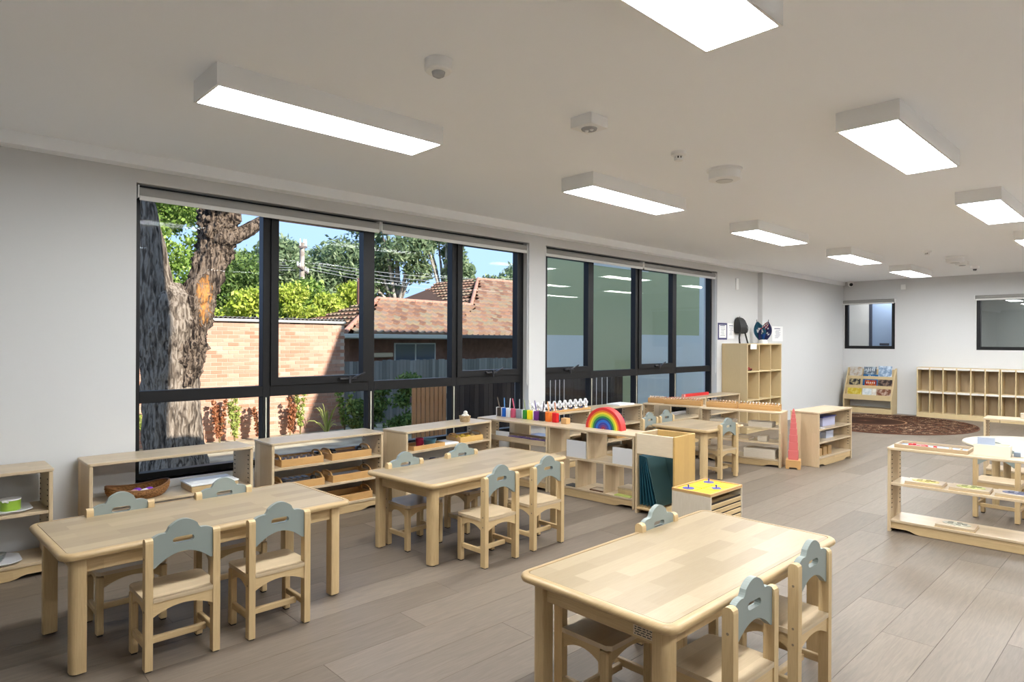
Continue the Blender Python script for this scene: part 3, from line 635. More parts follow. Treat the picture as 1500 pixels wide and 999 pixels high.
t = thing('brown_dish', 'small orange-brown dish on the bottom white tray', 'dish', (p[0] + .06, p[1] - .01, p[2] + .0068)); bm = bmesh.new(); lathe(bm, [(0, 0), (.03, 0), (.042, .018), (.038, .018), (.026, .005), (0, .005)], 20); done(bm, 'dish_wall', flat('terracotta', (.42, .18, .07), .6), t, True)
t = thing('steel_cup', 'small steel cup beside the glass bowl', 'cup', (p[0] - .01, p[1] - .05, p[2] + .0068)); bm = bmesh.new(); lathe(bm, [(0, 0), (.025, 0), (.033, .05), (.030, .05), (.022, .004), (0, .004)], 20); done(bm, 'cup_wall', MET, t, True)
# cup shelf
p, a = at('S3', -.24, -.03, .45); t = thing('flat_tray', 'pale flat wooden tray under the red cup', 'tray', p, a); open_box(t, .36, .2, .035, HONEY)
pp, _ = at('S3', -.27, -.03, .4585); t = thing('red_cup', 'small dark red cup on the pale tray', 'cup', pp); bm = bmesh.new(); lathe(bm, [(0, 0), (.03, 0), (.036, .075), (.032, .075), (.027, .005), (0, .005)], 20); done(bm, 'cup_wall', flat('crimson', (.28, .012, .05), .35), t, True)
bm = bmesh.new(); tube(bm, [(.034, 0, .06), (.052, 0, .055), (.054, 0, .03), (.032, 0, .018)], .005, 8); done(bm, 'handle', flat('crimson', (.28, .012, .05)), t, True)
pp, _ = at('S3', -.16, -.03, .4585); t = thing('blue_bowl', 'teal blue bowl on the pale tray', 'bowl', pp); bm = bmesh.new(); lathe(bm, [(0, 0), (.04, 0), (.06, .03), (.068, .055), (.064, .055), (.055, .03), (.035, .006), (0, .006)], 24); done(bm, 'bowl_wall', flat('teal_glaze', (.07, .17, .22), .3), t, True)
tag(bx('folded_cloth', (-.11, .11, -.085, .085, 0, .014), PAPER, None, .004, at('S3', .02, -.03, .45)[0], at('S3', 0, 0, 0)[1]), 'folded white cloth beside the lemon tray', 'cloth')
_, p, a = handle_tray('handled wooden tray of yellow lemons', 'S3', .29, -.03, .45, .30, .19, .05, 'honey-coloured handled trays', wood('tray_light', (.66, .42, .15), 'x', .3, 3, .05))
for k, (dx, dy, c) in enumerate(((-.085, 0, (.72, .50, .06)), (.0, .04, (.75, .52, .07)), (.01, -.04, (.72, .48, .05)), (.09, .0, (.55, .38, .16)))):
    bm = bmesh.new(); bmesh.ops.create_uvsphere(bm, u_segments=14, v_segments=9, radius=.025); 
    for v in bm.verts: v.co.x *= 1.3 + .25 * (abs(v.co.x) > .022)
    o = done(bm, 'lemon', mottled(f'lemon{k}', c, tuple(q * .85 for q in c), 30, .5), None, True, (p[0] - dy, p[1] + dx, p[2] + .007 + .025), a); tag(o, ('yellow lemon nearest the red cup side of the tray', 'yellow lemon at the back of the tray', 'yellow lemon at the front of the tray', 'brownish lemon at the far end of the tray')[k], 'fruit')
for k, (dx, c, lb) in enumerate(((-.27, (.03, .09, .35), 'blue toy on the middle level under the red cup'), (-.12, (.02, .02, .06), 'dark navy pouch on the middle level under the cup'), (.06, (.16, .12, .26), 'dusty purple pouch on the middle level under the cup'))):
    bm = bmesh.new(); lathe(bm, [(0, 0), (.07, 0), (.08, .02), (.06, .06), (.03, .08), (0, .085)], 16, 0, 0, .8); 
    for v in bm.verts: v.co += Vector(noise.noise_vector(v.co * 22 + Vector((k, 0, 0)))) * .008 * (v.co.z > .005)
    o = done(bm, 'pouch', flat(f'pouch{k}', c, .6), None, True, at('S3', dx, -.04, .26)[0], 0); tag(o, lb, 'pouch')
p, a = at('S3', .30, -.02, .624); t = thing('small_basket', 'small round wicker basket of white balls on the shelf top', 'basket', p, 0)
WK2 = mottled('pale_wicker', (.30, .20, .10), (.48, .35, .2), 80, .7, 3)
bm = bmesh.new(); lathe(bm, [(0, 0), (.042, 0), (.05, .03), (.052, .055), (.047, .055), (.045, .03), (.038, .006), (0, .006)], 24); done(bm, 'bowl', WK2, t, True)
for z in (.008, .02, .032, .044, .054):
    r_ = .0435 + .0085 * min(1, z / .04); q = ring(r_, z, 24); bm = bmesh.new(); tube(bm, q + [q[0]], .0035, 6); done(bm, 'coil', WK2, t, True)
for k, (dx, dy, dz) in enumerate(((-.015, .01, .05), (.018, .012, .052), (.0, -.016, .052), (.004, .004, .082))):
    bm = bmesh.new(); bmesh.ops.create_icosphere(bm, subdivisions=2, radius=.021)
    o = done(bm, 'pompom', mottled('wool_white', (.78, .76, .70), (.6, .57, .5), 60, .9, 3), None, True, (p[0] + dx, p[1] + dy, p[2] + dz)); tag(o, 'white wool ball in the small wicker basket', 'ball', 'white wool balls in the small basket')
# paint pots with brushes
cols_ = [('brown', (.06, .04, .025)), ('blue', (.01, .13, .55)), ('white', (.78, .78, .8)), ('pink', (.62, .10, .17)), ('grey', (.28, .30, .32)), ('green', (.03, .25, .02)), ('yellow', (.85, .70, .01)), ('purple', (.15, .02, .20)), ('black', (.012, .012, .014)), ('orange', (.80, .19, .02)), ('red', (.62, .01, .012))]
xs_ = [.03, .10, .17, .235, .305, .385, .455, .53, .61, .69, .775]
POTGL = glassmat('pot_glass', (.93, .93, .93), 1.45, 1.5)
for k, ((cn, c), x) in enumerate(zip(cols_, xs_)):
    p = (x + .045, 4.525 + .004 * k, .613); mt = flat('paint_' + cn, c, .4); h = .088
    t = thing('paint_pot', f'square clear pot of {cn} paint on the shelf top', 'paint pot', p, R(4))
    bm = bmesh.new(); box(bm, -.021, .021, -.021, .021, .003, h, .003); done(bm, 'paint', mt, t)
    bx('pot_side', (-.027, -.0235, -.025, .025, 0, h + .004), WHITE if k in (0, 1, 2, 5, 7) else mt, t, 0); bx('pot_base', (-.027, .024, -.025, .025, 0, .003), mt, t, 0)
    bc = {'brown': (.10, .07, .05), 'blue': (.12, .3, .6), 'green': (.35, .4, .2), 'yellow': (.75, .75, .6), 'purple': (.2, .16, .35), 'black': (.12, .12, .15), 'orange': (.8, .4, .15), 'red': (.6, .2, .1)}.get(cn, c)
    lean = random.uniform(-.03, .03) - (.025 if k == 0 else 0)
    b = thing('paintbrush', f'paintbrush standing in the {cn} paint pot', 'paintbrush', (p[0], p[1], p[2] + h - .006))
    bm = bmesh.new(); tube(bm, [(0, 0, 0), (lean * .4, 0, .04), (lean, 0, .108)], [.004, .006, .0045], 8); done(bm, 'brush_handle', flat('brush_' + cn, bc, .4), b, True)
    cyl('ferrule', .006, .012, MET, b, 0, 0, 0, 8)
p = at('P1', .425, .0, .613); 
tag(bx('wooden_block', (-.032, .032, -.03, .03, 0, .055), flat('tan_wood', (.58, .33, .13), .5), None, .003, (.955, 4.55, .613), R(3)), 'plain tan wooden block on the shelf top beside the paint pots', 'block')
# purple puzzle tray on paint shelf
p, a = at('P1', .0, -.02, .428); t = thing('sliding_tray', 'shallow sliding tray of purple pieces under the paint pots', 'tray', p, a); open_box(t, .84, .25, .03, SHX)
for k in range(6):
    bm = bmesh.new(); lathe(bm, [(0, 0), (.05, 0), (.05, .012), (0, .014)], 8, 0, 0, .8); o = done(bm, 'purple_piece', flat('violet', (.12, .07, .22), .5), None, False, at('P1', -.08 + k * .09, -.03 + .02 * (k % 2), .4365)[0], a + k); tag(o, 'dark violet wooden piece lying in the sliding tray', 'toy', 'violet pieces in the sliding tray')
tag(bx('white_card', (-.08, .08, -.002, .002, 0, .05), PAPER, None, 0, at('P1', -.19, -.06, .4365)[0], a + R(8)), 'white card standing in the sliding tray', 'card')
t = thing('black_frame', 'dark flat frame on the lower level of the paint-pot shelf', 'frame', *at('P1', .05, 0, .25)); open_box(t, .6, .24, .02, BLK)
# white-fronted boxes in the cubby shelf
def file_box(label, lx, z, w, h, d=.22, ly=-.025):
    t = thing('storage_box', label, 'box', *at('P2', lx, ly, z)); bm = bmesh.new(); th = .008
    box(bm, -w / 2, w / 2, -d / 2 + th, d / 2, 0, th); box(bm, -w / 2, w / 2, d / 2 - th, d / 2, th, h * 1.25)
    for s in (-1, 1):
        x0, x1 = sorted((s * w / 2, s * (w / 2 - th))); box(bm, x0, x1, -d / 2 + th, d / 2 - th, th, h)
    done(bm, 'box_body', flat('box_brown', (.30, .22, .13), .6), t); bx('front_panel', (-w / 2, w / 2, -d / 2, -d / 2 + th, 0, h), flat('panel_white', (.66, .65, .64), .5), t, .002)
file_box('white-fronted storage box in the cubby under the tan block', -.15, .355, .215, .15); file_box('white-fronted storage box in the cubby next to the teal boards', .335, .355, .20, .14)
t = thing('picture_board', 'thin dark-edged wooden frame lying at the bottom of the cubby shelf', 'frame', *at('P2', .07, -.08, .09)); open_box(t, .14, .11, .012, BRN, .01); bx('board', (-.06, .06, -.045, .045, .008, .011), SHX, t, 0)
t = thing('pine_box', 'plain pine box in the bottom cubby next to the teal boards', 'box', *at('P2', .33, .0, .09)); bx('box_body', (-.075, .075, -.08, .08, 0, .045), RAILX, t); bx('lid', (-.077, .077, -.082, .082, .046, .062), SHX, t)
tag(bx('green_mat', (-.08, .08, -.03, .03, 0, .008), flat('lime_mat', (.42, .48, .12), .7), None, .002, *[at('P2', .34, -.115, .09)[0], at('P2', 0, 0, 0)[1]]), 'small lime green mat in the bottom cubby before the pine box', 'mat')
tag(bx('dark_mat', (-.06, .06, -.05, .05, 0, .01), flat('charcoal_mat', (.05, .05, .05), .6), None, .002, at('P2', -.20, -.09, .09)[0], at('P2', 0, 0, 0)[1]), 'dark flat case in the bottom cubby beneath the first white-fronted box', 'case')
# rainbow of nested arches
p, a = at('P2', .05, .03, .613); t = thing('rainbow_stacker', 'wooden rainbow of nested coloured arches on the cubby shelf', 'toy', p, a)
ra = [(.19, 'red', (.60, .035, .03)), (.163, 'orange', (.74, .22, .02)), (.147, 'yellow', (.80, .62, .03)), (.131, 'lime', (.36, .52, .05)), (.114, 'green', (.03, .22, .06)), (.097, 'dark_blue', (.015, .07, .20)), (.080, 'blue', (.02, .14, .55)), (.060, 'navy', (.04, .05, .30)), (.040, 'purple', (.13, .04, .2)), (.022, 'maroon', (.30, .03, .06))]
for (ro, cn, c), nxt in zip(ra, ra[1:] + [(0.006, '', 0)]):
    ri = nxt[0] + .0012; bm = bmesh.new(); n = 24; loops = []
    for k in range(n + 1):
        q = PI * k / n; loops.append([(r_ * math.cos(q), y, r_ * math.sin(q)) for r_, y in ((ro, -.036), (ro, .036), (ri, .036), (ri, -.036))])
    loft(bm, loops); done(bm, f'{cn}_arch', flat('rb_' + cn, c, .5), t, True)
# teal board stand
hx0, hx1, hy0, hy1 = 1.877, 2.235, 4.35, 4.68; hc = ((hx0 + hx1) / 2, (hy0 + hy1) / 2, 0)
t = thing('board_stand', 'upright wooden stand holding the teal boards', 'stand', hc, R(3)); w2, d2 = (hx1 - hx0) / 2, (hy1 - hy0) / 2
bx('side_panel', (-w2, -w2 + .018, -d2, d2, 0, .645), SHZ, t); bx('side_panel', (w2 - .018, w2, -d2, d2, 0, .647), YPLY, t)
bx('front_panel', (-w2 + .018, w2 - .018, -d2, -d2 + .018, .482, .645), wood('pale_front', (.74, .62, .45), 'x', .4, 3, .04), t); bx('back_panel', (-w2 + .018, w2 - .018, d2 - .012, d2, .05, .645), YPLY, t); bx('bottom', (-w2 + .018, w2 - .018, -d2, d2 - .012, .035, .053), RAILX, t)
for k in range(7):
    bx('slot_rib', (-w2 + .03 + k * .028, -w2 + .036 + k * .028, -d2 + .005, -d2 + .05, .053, .062), RAILX, t, 0)
TEAL = flat('teal_board', (.014, .075, .11), .4); TEAL2 = flat('teal_board_face', (.045, .10, .11), .45)
for k in range(6):
    b = bmesh.new(); xb = -w2 + .040 + k * .032; xt = -w2 + .030 + k * .013; h = .41; ang = math.asin((xb - xt) / h)
    xbox(b, Matrix.Translation((xb, -.012, .064)) @ Matrix.Rotation(-ang, 4, 'Y') @ Matrix.Translation((0, 0, h / 2)), .006, .27, h - .012, .001)
    o = done(b, 'teal_board', TEAL2 if k == 5 else TEAL, None, False, hc, R(3)); tag(o, 'teal chalkboard leaning outermost in the wooden stand, its face showing' if k == 5 else 'thin teal chalkboard leaning in the wooden stand, only its edge showing', 'board', 'teal chalkboards in the stand')
b = bmesh.new(); xbox(b, Matrix.Translation((.02, .145, .294)), .27, .006, .48, .001); o = done(b, 'teal_board', TEAL2, None, False, hc, R(3)); tag(o, 'wide teal chalkboard standing flat at the back of the wooden stand', 'board')
# geometric cabinet
gx0, gx1, gy0, gy1, gz = 2.43, 2.735, 4.02, 4.475, .325; gc = ((gx0 + gx1) / 2, (gy0 + gy1) / 2, 0); gw, gd = (gx1 - gx0) / 2, (gy1 - gy0) / 2
t = thing('shape_cabinet', 'small wooden cabinet of flat shape drawers beside the teal board stand', 'cabinet', gc)
PG = wood('grey_pale_panel', (.62, .55, .44), 'z', .5, 3, .04)
for y0, y1 in ((-gd, -gd + .014), (gd - .014, gd)): bx('side_panel', (-gw, gw, y0, y1, 0, gz), PG, t)
bx('back_panel', (-gw, -gw + .01, -gd + .014, gd - .014, 0, gz), PLY, t); bx('bottom', (-gw + .01, gw, -gd + .014, gd - .014, .01, .022), PLY, t)
for k in range(6):
    z = .028 + k * .041; d = bx('drawer', (-gw + .012, gw - .002, -gd + .016, gd - .016, z + .004, z + .034), RAILY, t, .002); bx('drawer_gap', (gw - .016, gw - .008, -gd + .015, gd - .015, z + .033, z + .0455), DARK, d, 0)
t = thing('shape_tray', 'tray of yellow squares with blue knobbed shapes on the small cabinet', 'tray', (gc[0], gc[1], gz)); 
bx('tray_floor', (-gw, gw, -gd, gd, 0, .006), RAILY, t, 0)
for q in ((-gw, gw, -gd, -gd + .014), (-gw, gw, gd - .014, gd), (-gw, -gw + .014, -gd + .014, gd - .014), (gw - .014, gw, -gd + .014, gd - .014)): bx('rim', (*q, .006, .022), HONEYY, t, .002)
YEL = flat('sun_yellow', (.80, .52, .02), .5); BLU = flat('shape_blue', (.05, .06, .38), .4)
cw, cd = (2 * gw - .028) / 2, (2 * gd - .028) / 3
for i in range(2):
    for j in range(3):
        x = -gw + .014 + cw * (i + .5); y = -gd + .014 + cd * (j + .5); s = bx('yellow_square', (x - cw / 2 + .005, x + cw / 2 - .005, y - cd / 2 + .005, y + cd / 2 - .005, .006, .016), YEL, t, .001)
        if (i + j) % 2 == (0 if True else 1):
            bm = bmesh.new(); lathe(bm, [(0, .0155), (.042, .0155), (.042, .018), (0, .018)], (20, 4, 6)[j % 3], x, y); g = done(bm, 'blue_shape', BLU, s); bm = bmesh.new(); lathe(bm, [(0, .018), (.003, .018), (.0035, .028), (.007, .033), (.006, .04), (0, .042)], 10, x, y); done(bm, 'knob', BLU, s, True)
# white tree figures on a rail
t = thing('figure_rail', 'row of white cut-out figures pegged on a wooden rail', 'toy', (.24, 5.20, .613))
bx('rail', (-.035, .035, -.40, .56, 0, .022), HONEYY, t)
for k in range(11):
    y = -.37 + k * .087; f = cyl('post', .009, .04, RAILX, t, 0, y, .022, 8); bm = bmesh.new()
    for dy, dz, r_ in ((0, .105, .022), (-.022, .08, .02), (.022, .08, .02), (-.014, .06, .017), (.014, .06, .017)): tube(bm, [(-.006, y + dy, dz), (.006, y + dy, dz)], r_, 10)
    done(bm, 'white_cutout', flat('card_white', (.80, .80, .82), .5), t); bm = bmesh.new(); 
    for s in (-1, 1): tube(bm, [(.0068, y + s * .012, .10 - .008 * s), (.0068, y + s * .004, .085), (.0068, y + s * .012, .07)], .002, 5)
    done(bm, 'ink_line', flat('ink', (.05, .05, .05)), t); bx('navy_base', (.01, .014, y - .025, y + .025, .022, .04), flat('navy_ink', (.03, .04, .12)) if k % 2 else WHITE, t, 0)
t = thing('white_stack', 'stack of white paper sheets on the shelf end below the green-wall window', 'paper', (.175, 6.45, .613)); bx('sheet', (-.10, .10, -.15, .15, 0, .012), PAPER, t, 0); bx('top_sheet', (-.10, .10, -.15, .15, .0125, .015), PAPER, t, 0).rotation_euler = (0, 0, R(4))
t = thing('purple_cone', 'small purple cone toy inside the shelf below the green-wall window', 'toy', at('W2b', .22, -.06, .40)[0]); bm = bmesh.new(); lathe(bm, [(0, 0), (.022, 0), (.016, .025), (.004, .06), (0, .062)], 14); done(bm, 'cone', flat('plum', (.10, .03, .12)), t, True); cyl('disc', .028, .006, flat('plum', (.10, .03, .12)), t, 0, 0, -.0, 14)
t = thing('honey_box', 'honey-coloured box in the shelf below the green-wall window', 'box', *at('W2b', .22, .02, .22)); bx('box_body', (-.15, .15, -.1, .1, 0, .07), HONEY, t); bx('lid', (-.152, .152, -.102, .102, .071, .085), HONEY, t)
t = thing('paper_stack', 'white and blue papers in the shelf behind the paint pots', 'paper', *at('W2a', -.25, -.02, .36)); bx('sheet', (-.14, .14, -.1, .1, 0, .02), PAPER, t, 0); bx('blue_sheet', (-.13, .13, -.1, .09, .0205, .03), flat('pale_blue', (.25, .32, .5)), t, 0)
# bead frames (long boxes with pegs) on the two rotated shelves
def bead_frame(label, key, lx, ly, L, beads):
    H_ = UN[key][2].children[2].bound_box[6][2] if False else .61
    t = thing('bead_abacus', label, 'toy', *at(key, lx, ly, H_)); bx('rail', (-L / 2, L / 2, -.035, -.022, 0, .062), HONEY, t); bx('rail', (-L / 2, L / 2, .022, .035, 0, .075), HONEY, t); bx('base', (-L / 2, L / 2, -.022, .022, 0, .02), HONEY, t, 0)
    bx('ledge', (-L / 2, L / 2, -.04, -.035, .022, .032), HONEY, t, 0)
    for k in range(int(L / .035)):
        x = -L / 2 + .02 + k * .035; f = bm = bmesh.new(); tube(bm, [(x, -.028, .062), (x, .028, .08)], .0022, 6); done(bm, 'wire', MET, t); bm = bmesh.new(); bmesh.ops.create_icosphere(bm, subdivisions=1, radius=.008, matrix=Matrix.Translation((x, .01 * math.sin(k), .083))); done(bm, 'bead', beads, t, True)
bead_frame('short bead frame on the shelf end nearest the green-wall window', 'Q1', -.255, .02, .22, flat('bead_cream', (.7, .5, .35))); bead_frame('long bead frame with red beads on the shelf by the green-wall window', 'Q1', .115, -.04, .48, flat('bead_red', (.6, .12, .08)))
bead_frame('medium bead frame on the box shelf, nearer the square table', 'Q2', -.25, .02, .36, flat('bead_cream', (.7, .5, .35))); bead_frame('long bead frame with white pegs above the beige boxes', 'Q2', .18, .02, .46, flat('bead_white', (.75, .72, .68)))
t = thing('red_rod', 'long red rod lying on the shelf below the green-wall window', 'rod', (.12, 8.32, .613), R(90)); bx('rod', (-.32, .32, -.02, .02, 0, .04), flat('rod_red', (.55, .02, .02), .4), t, .002); bx('rod_end', (-.36, -.32, -.02, .02, 0, .04), flat('rod_pink', (.6, .25, .22)), t, .002)
# boxes on the shelves near the pink tower
BEI = wood('beige_box', (.60, .53, .43), 'x', .5, 3, .04)
def plain_box(label, key, lx, ly, z, w, d, h, mat=None, cat='box', name='beige_box'):
    t = thing(name, label, cat, *at(key, lx, ly, z)); bx('box_body', (-w / 2, w / 2, -d / 2, d / 2, 0, h * .72), mat or BEI, t, .002); bx('lid', (-w / 2 - .001, w / 2 + .001, -d / 2 - .001, d / 2 + .001, h * .73, h), mat or BEI, t, .002); return t
plain_box('long pale box on the upper level of the box shelf', 'Q2', .22, -.04, .435, .26, .16, .055); plain_box('small pale cube box on the middle level of the box shelf', 'Q2', .24, -.05, .27, .10, .1, .06); plain_box('big beige box on the bottom level of the box shelf', 'Q2', .22, -.06, .09, .34, .18, .10)
plain_box('flat beige box at the square-table end of the box shelf, upper level', 'Q2', -.22, -.02, .435, .26, .2, .05); plain_box('thin pale tray box on the middle level of the box shelf', 'Q2', -.1, -.02, .27, .4, .22, .025, SHX)
plain_box('brown box inside the shelf under the bead frames', 'Q1', .2, .02, .33, .28, .2, .07, flat('brown_box', (.14, .07, .04)), 'box', 'brown_box'); plain_box('pale box on the lower level under the short bead frame', 'Q1', -.1, 0, .09, .3, .2, .1)
# pink tower
pt = (1.985, 7.165); t = thing('tower_stand', 'square wooden stand under the pink tower', 'stand', (*pt, 0), R(20)); w = .075
bm = bmesh.new(); 
for q in ((-w, w, -w, -w + .012), (-w, w, w - .012, w), (-w, -w + .012, -w + .012, w - .012), (w - .012, w, -w + .012, w - .012)): box(bm, *q, .018, .085)
for sx in (-1, 1):
    for sy in (-1, 1): box(bm, *sorted((sx * w, sx * (w - .035))), *sorted((sy * w, sy * (w - .035))), 0, .018)
done(bm, 'frame', HONEYY, t); bx('top', (-w, w, -w, w, .085, .097), HONEY, t)
PINK = flat('tower_pink', (.60, .145, .135), .5); z = .097
for k in range(10):
    s = .10 - k * .0098; tag(bx('pink_cube', (-s / 2, s / 2, -s / 2, s / 2, 0, s - .0004), PINK, None, .0012, (*pt, z), R(20 + random.uniform(-2, 2))), f"pink wooden cube, {'largest at the bottom' if k == 0 else 'tiniest at the very top' if k == 9 else ['second', 'third', 'fourth', 'fifth', 'sixth', 'seventh', 'eighth', 'ninth'][k-1] + ' up'} of the pink tower", 'cube', 'pink tower cubes'); z += s
# prism shelf contents
t = thing('blue_lid_box', 'clear box with blue lid on the upper level of the prism shelf', 'box', *at('U', .0, .02, .42)); bx('box_body', (-.17, .17, -.10, .10, 0, .10), flat('lavender_plastic', (.42, .44, .62), .25), t); bx('lid', (-.18, .18, -.11, .11, .10, .115), flat('indigo', (.07, .08, .28)), t)
for k, x in enumerate((-.33, -.27)):
    t = thing('bottle', 'small dark bottle on the upper level of the prism shelf', 'bottle', at('U', x, -.07, .42)[0], 0, 'small dark bottles on the prism shelf'); bm = bmesh.new(); lathe(bm, [(0, 0), (.02, 0), (.02, .045), (.008, .06), (.008, .07), (0, .07)], 14); done(bm, 'bottle_body', flat('amber_dark', (.035, .02, .01), .2), t, True); cyl('cap', .0095, .02, BLK, t, 0, 0, .07, 12)
tag(bx('white_card', (-.05, .05, -.03, .03, 0, .006), PAPER, None, 0, at('U', -.30, -.10, .42)[0], 0), 'white card on the shelf before the dark bottles', 'card')
plain_box('pale blue translucent box on the middle level of the prism shelf', 'U', .05, .02, .275, .2, .18, .085, flat('pale_blue_plastic', (.5, .56, .72), .3), 'box', 'blue_box')
for k in range(3): 
    x = -.33 + k * .13; tag(bx('brown_prism', (-.045, .045, -.10, .10, 0, .10 - .008 * (2 - k)), wood('prism_brown', (.36, .22, .09), 'y', .4, 3, .05), None, .002, *at('U', x, -.02, .108)), ('brown wooden prism at the bottom of the shelf, next to its end panel', 'brown wooden prism at the bottom of the shelf, between two others', 'brown wooden prism at the bottom of the shelf, furthest along')[k], 'block')
# puzzle shelf contents
t = thing('magnet_tray', 'blue-bottomed wooden tray with red pieces on the puzzle shelf', 'tray', *at('V', -.24, .0, .617)); 
bx('tray_floor', (-.215, .215, -.11, .11, 0, .006), flat('powder_blue', (.33, .44, .68), .5), t, 0)
for q in ((-.225, .225, -.12, -.108), (-.225, .225, .108, .12), (-.225, -.213, -.108, .108), (.213, .225, -.108, .108)): bx('rim', (*q, 0, .026), wood('tray_rim', (.45, .33, .2), 'x', .3, 3, .05), t, .002)
for k, (x, y, r_) in enumerate(((-.15, .02, .014), (-.075, .0, .02), (-.055, .012, .02), (-.085, -.03, .018), (-.06, -.035, .017), (.01, .0, .012), (-.13, .05, .012))):
    bm = bmesh.new(); lathe(bm, [(0, 0), (r_, 0), (r_, .012), (r_ * .6, .016), (0, .017)], 14); o = done(bm, 'red_counter', flat('counter_red', (.55, .03, .03), .4), None, True, at('V', -.24 + x, y, .6232)[0]); tag(o, 'small red counter in the blue-bottomed tray', 'counter', 'red counters in the tray')
for k, (x, y) in enumerate(((.08, -.04), (.12, -.06), (.16, .04), (.10, .03))): o = bx('wooden_counter', (-.012, .012, -.008, .008, 0, .01), SHX, None, .002, at('V', -.24 + x, y, .6232)[0], k); tag(o, 'small pale wooden piece in the blue-bottomed tray', 'counter', 'pale pieces in the tray')
def puzzle(label, key, lx, ly, z, c, hole):
    t = thing('puzzle', label, 'puzzle', *at(key, lx, ly, z)); bx('board', (-.115, .115, -.085, .085, 0, .022), SHX, t, .002); bx('backing', (-.118, .118, -.088, .088, 0, .006), RAILX, t, 0)
    bm = bmesh.new(); lathe(bm, [(0, .022), (.085, .022), (.084, .0255), (0, .026)], 24, 0, 0, .62); done(bm, 'picture', mottled('pz' + hole, c, tuple(min(1, q * 1.6 + .1) for q in c), 25, .5, 3), t)
    for k in range(5):
        q = k * 2 * PI / 5; bm = bmesh.new(); lathe(bm, [(0, .0255), (.017, .0255), (.016, .029), (0, .029)], 10, .045 * math.cos(q), .028 * math.sin(q)); done(bm, 'piece', flat('pp' + hole, tuple(v * .8 for v in c)), t)
puzzle('flat wooden puzzle with yellow picture, middle level of the puzzle shelf', 'V', -.28, -.04, .36, (.55, .46, .15), 'a'); puzzle('flat wooden puzzle with green picture, middle level of the puzzle shelf', 'V', -.01, -.04, .36, (.40, .42, .14), 'b'); puzzle('flat wooden puzzle with dark blue picture on the puzzle shelf', 'V', .25, -.04, .36, (.10, .11, .2), 'c'); puzzle('flat wooden puzzle with grey and yellow picture, bottom level', 'V', -.09, -.05, .09, (.32, .31, .25), 'd')
t = thing('card_box', 'cream card box with a pale blue divider card on the puzzle shelf', 'box', *at('V', .11, -.02, .617)); open_box(t, .20, .12, .075, flat('cream_card', (.74, .69, .55), .5)); bx('divider_card', (-.088, .012, -.003, .003, .008, .118), flat('card_blue', (.42, .47, .58), .5), t, 0); bx('card', (-.09, .09, -.03, -.026, .008, .06), PAPER, t, 0)
t = thing('white_pack', 'white and blue pack on the puzzle shelf end', 'box', *at('V', .30, .06, .617)); bx('pack_body', (-.08, .08, -.05, .05, 0, .03), WHITE, t); bx('band', (-.081, -.04, -.051, .051, 0, .031), flat('grey_blue', (.2, .24, .3)), t)
plain_box('small pale box on the shelf beyond the round table', 'Y', -.16, .05, .61, .12, .07, .055)
t = thing('abacus_frame', 'upright wooden frame on the shelf beyond the round table', 'toy', *at('Y', .03, .03, .61))
for x in (-.06, .06): bx('post', (x - .02, x + .02, -.03, .03, 0, .16), RAILX, t)
bx('cross_bar', (-.04, .04, -.012, .012, .12, .15), RAILX, t)
t = thing('white_figurine', 'small white figurine beside the upright wooden frame', 'figurine', at('Y', -.075, -.03, .61)[0]); bm = bmesh.new(); lathe(bm, [(0, 0), (.02, 0), (.016, .03), (.02, .05), (.012, .065), (.018, .08), (.012, .1), (0, .105)], 14); done(bm, 'figure', WHITE, t, True); cyl('base', .024, .006, WHITE, t)
tag(bx('blue_book', (-.09, .09, -.06, .06, 0, .04), flat('deep_blue', (.05, .1, .35)), None, .003, at('Y', .10, .0, .09)[0], R(10)), 'blue case on the bottom of the shelf beyond the round table', 'case')

# ------------------------------------------------------------------ tall cubby cabinet and what hangs above it
t = thing('cubby_cabinet', 'tall birch cabinet of nine open cubbies beside the window', 'cabinet', (.21, 9.865, 0)); x0, x1, y0, y1, H = -.205, .21, -.595, .595, 1.363
bx('side_panel', (x0, x1, y0, y0 + .02, 0, H), PLY, t, .004); bx('side_panel', (x0, x1, y1 - .02, y1, 0, H), PLY, t, .004); bx('top', (x0, x1, y0 + .02, y1 - .02, H - .02, H), PLY, t, .002)
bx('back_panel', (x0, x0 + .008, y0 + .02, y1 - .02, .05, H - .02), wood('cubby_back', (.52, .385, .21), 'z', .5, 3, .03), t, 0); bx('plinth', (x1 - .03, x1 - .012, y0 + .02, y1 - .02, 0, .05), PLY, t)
for z in (.05, .49, .925): bx('shelf', (x0 + .008, x1, y0 + .02, y1 - .02, z, z + .018), PLY, t, .001)
for y in (-.2, .2):
    for za, zb2 in ((.068, .49), (.508, .925), (.943, H - .02)): bx('divider', (x0 + .008, x1 - .002, y - .008, y + .008, za, zb2), PLY, t, .001)
bx('name_card', (x1 + .0005, x1 + .003, -.50, -.30, H - .085, H - .01), PAPER, t, 0)
t = thing('red_toy_car', 'dark red toy in the upper cubby of the tall cabinet', 'toy', (.30, 9.50, .943)); bx('car_body', (-.03, .03, -.12, .12, .012, .035), flat('toy_red', (.22, .02, .02)), t, .006); bx('cabin', (-.025, .025, -.05, .05, .035, .055), flat('toy_red', (.22, .02, .02)), t, .006)
for y in (-.08, .08):
    bm = bmesh.new(); tube(bm, [(-.034, y, .014), (.034, y, .014)], .014, 12); done(bm, 'wheel', RUBBER, t)
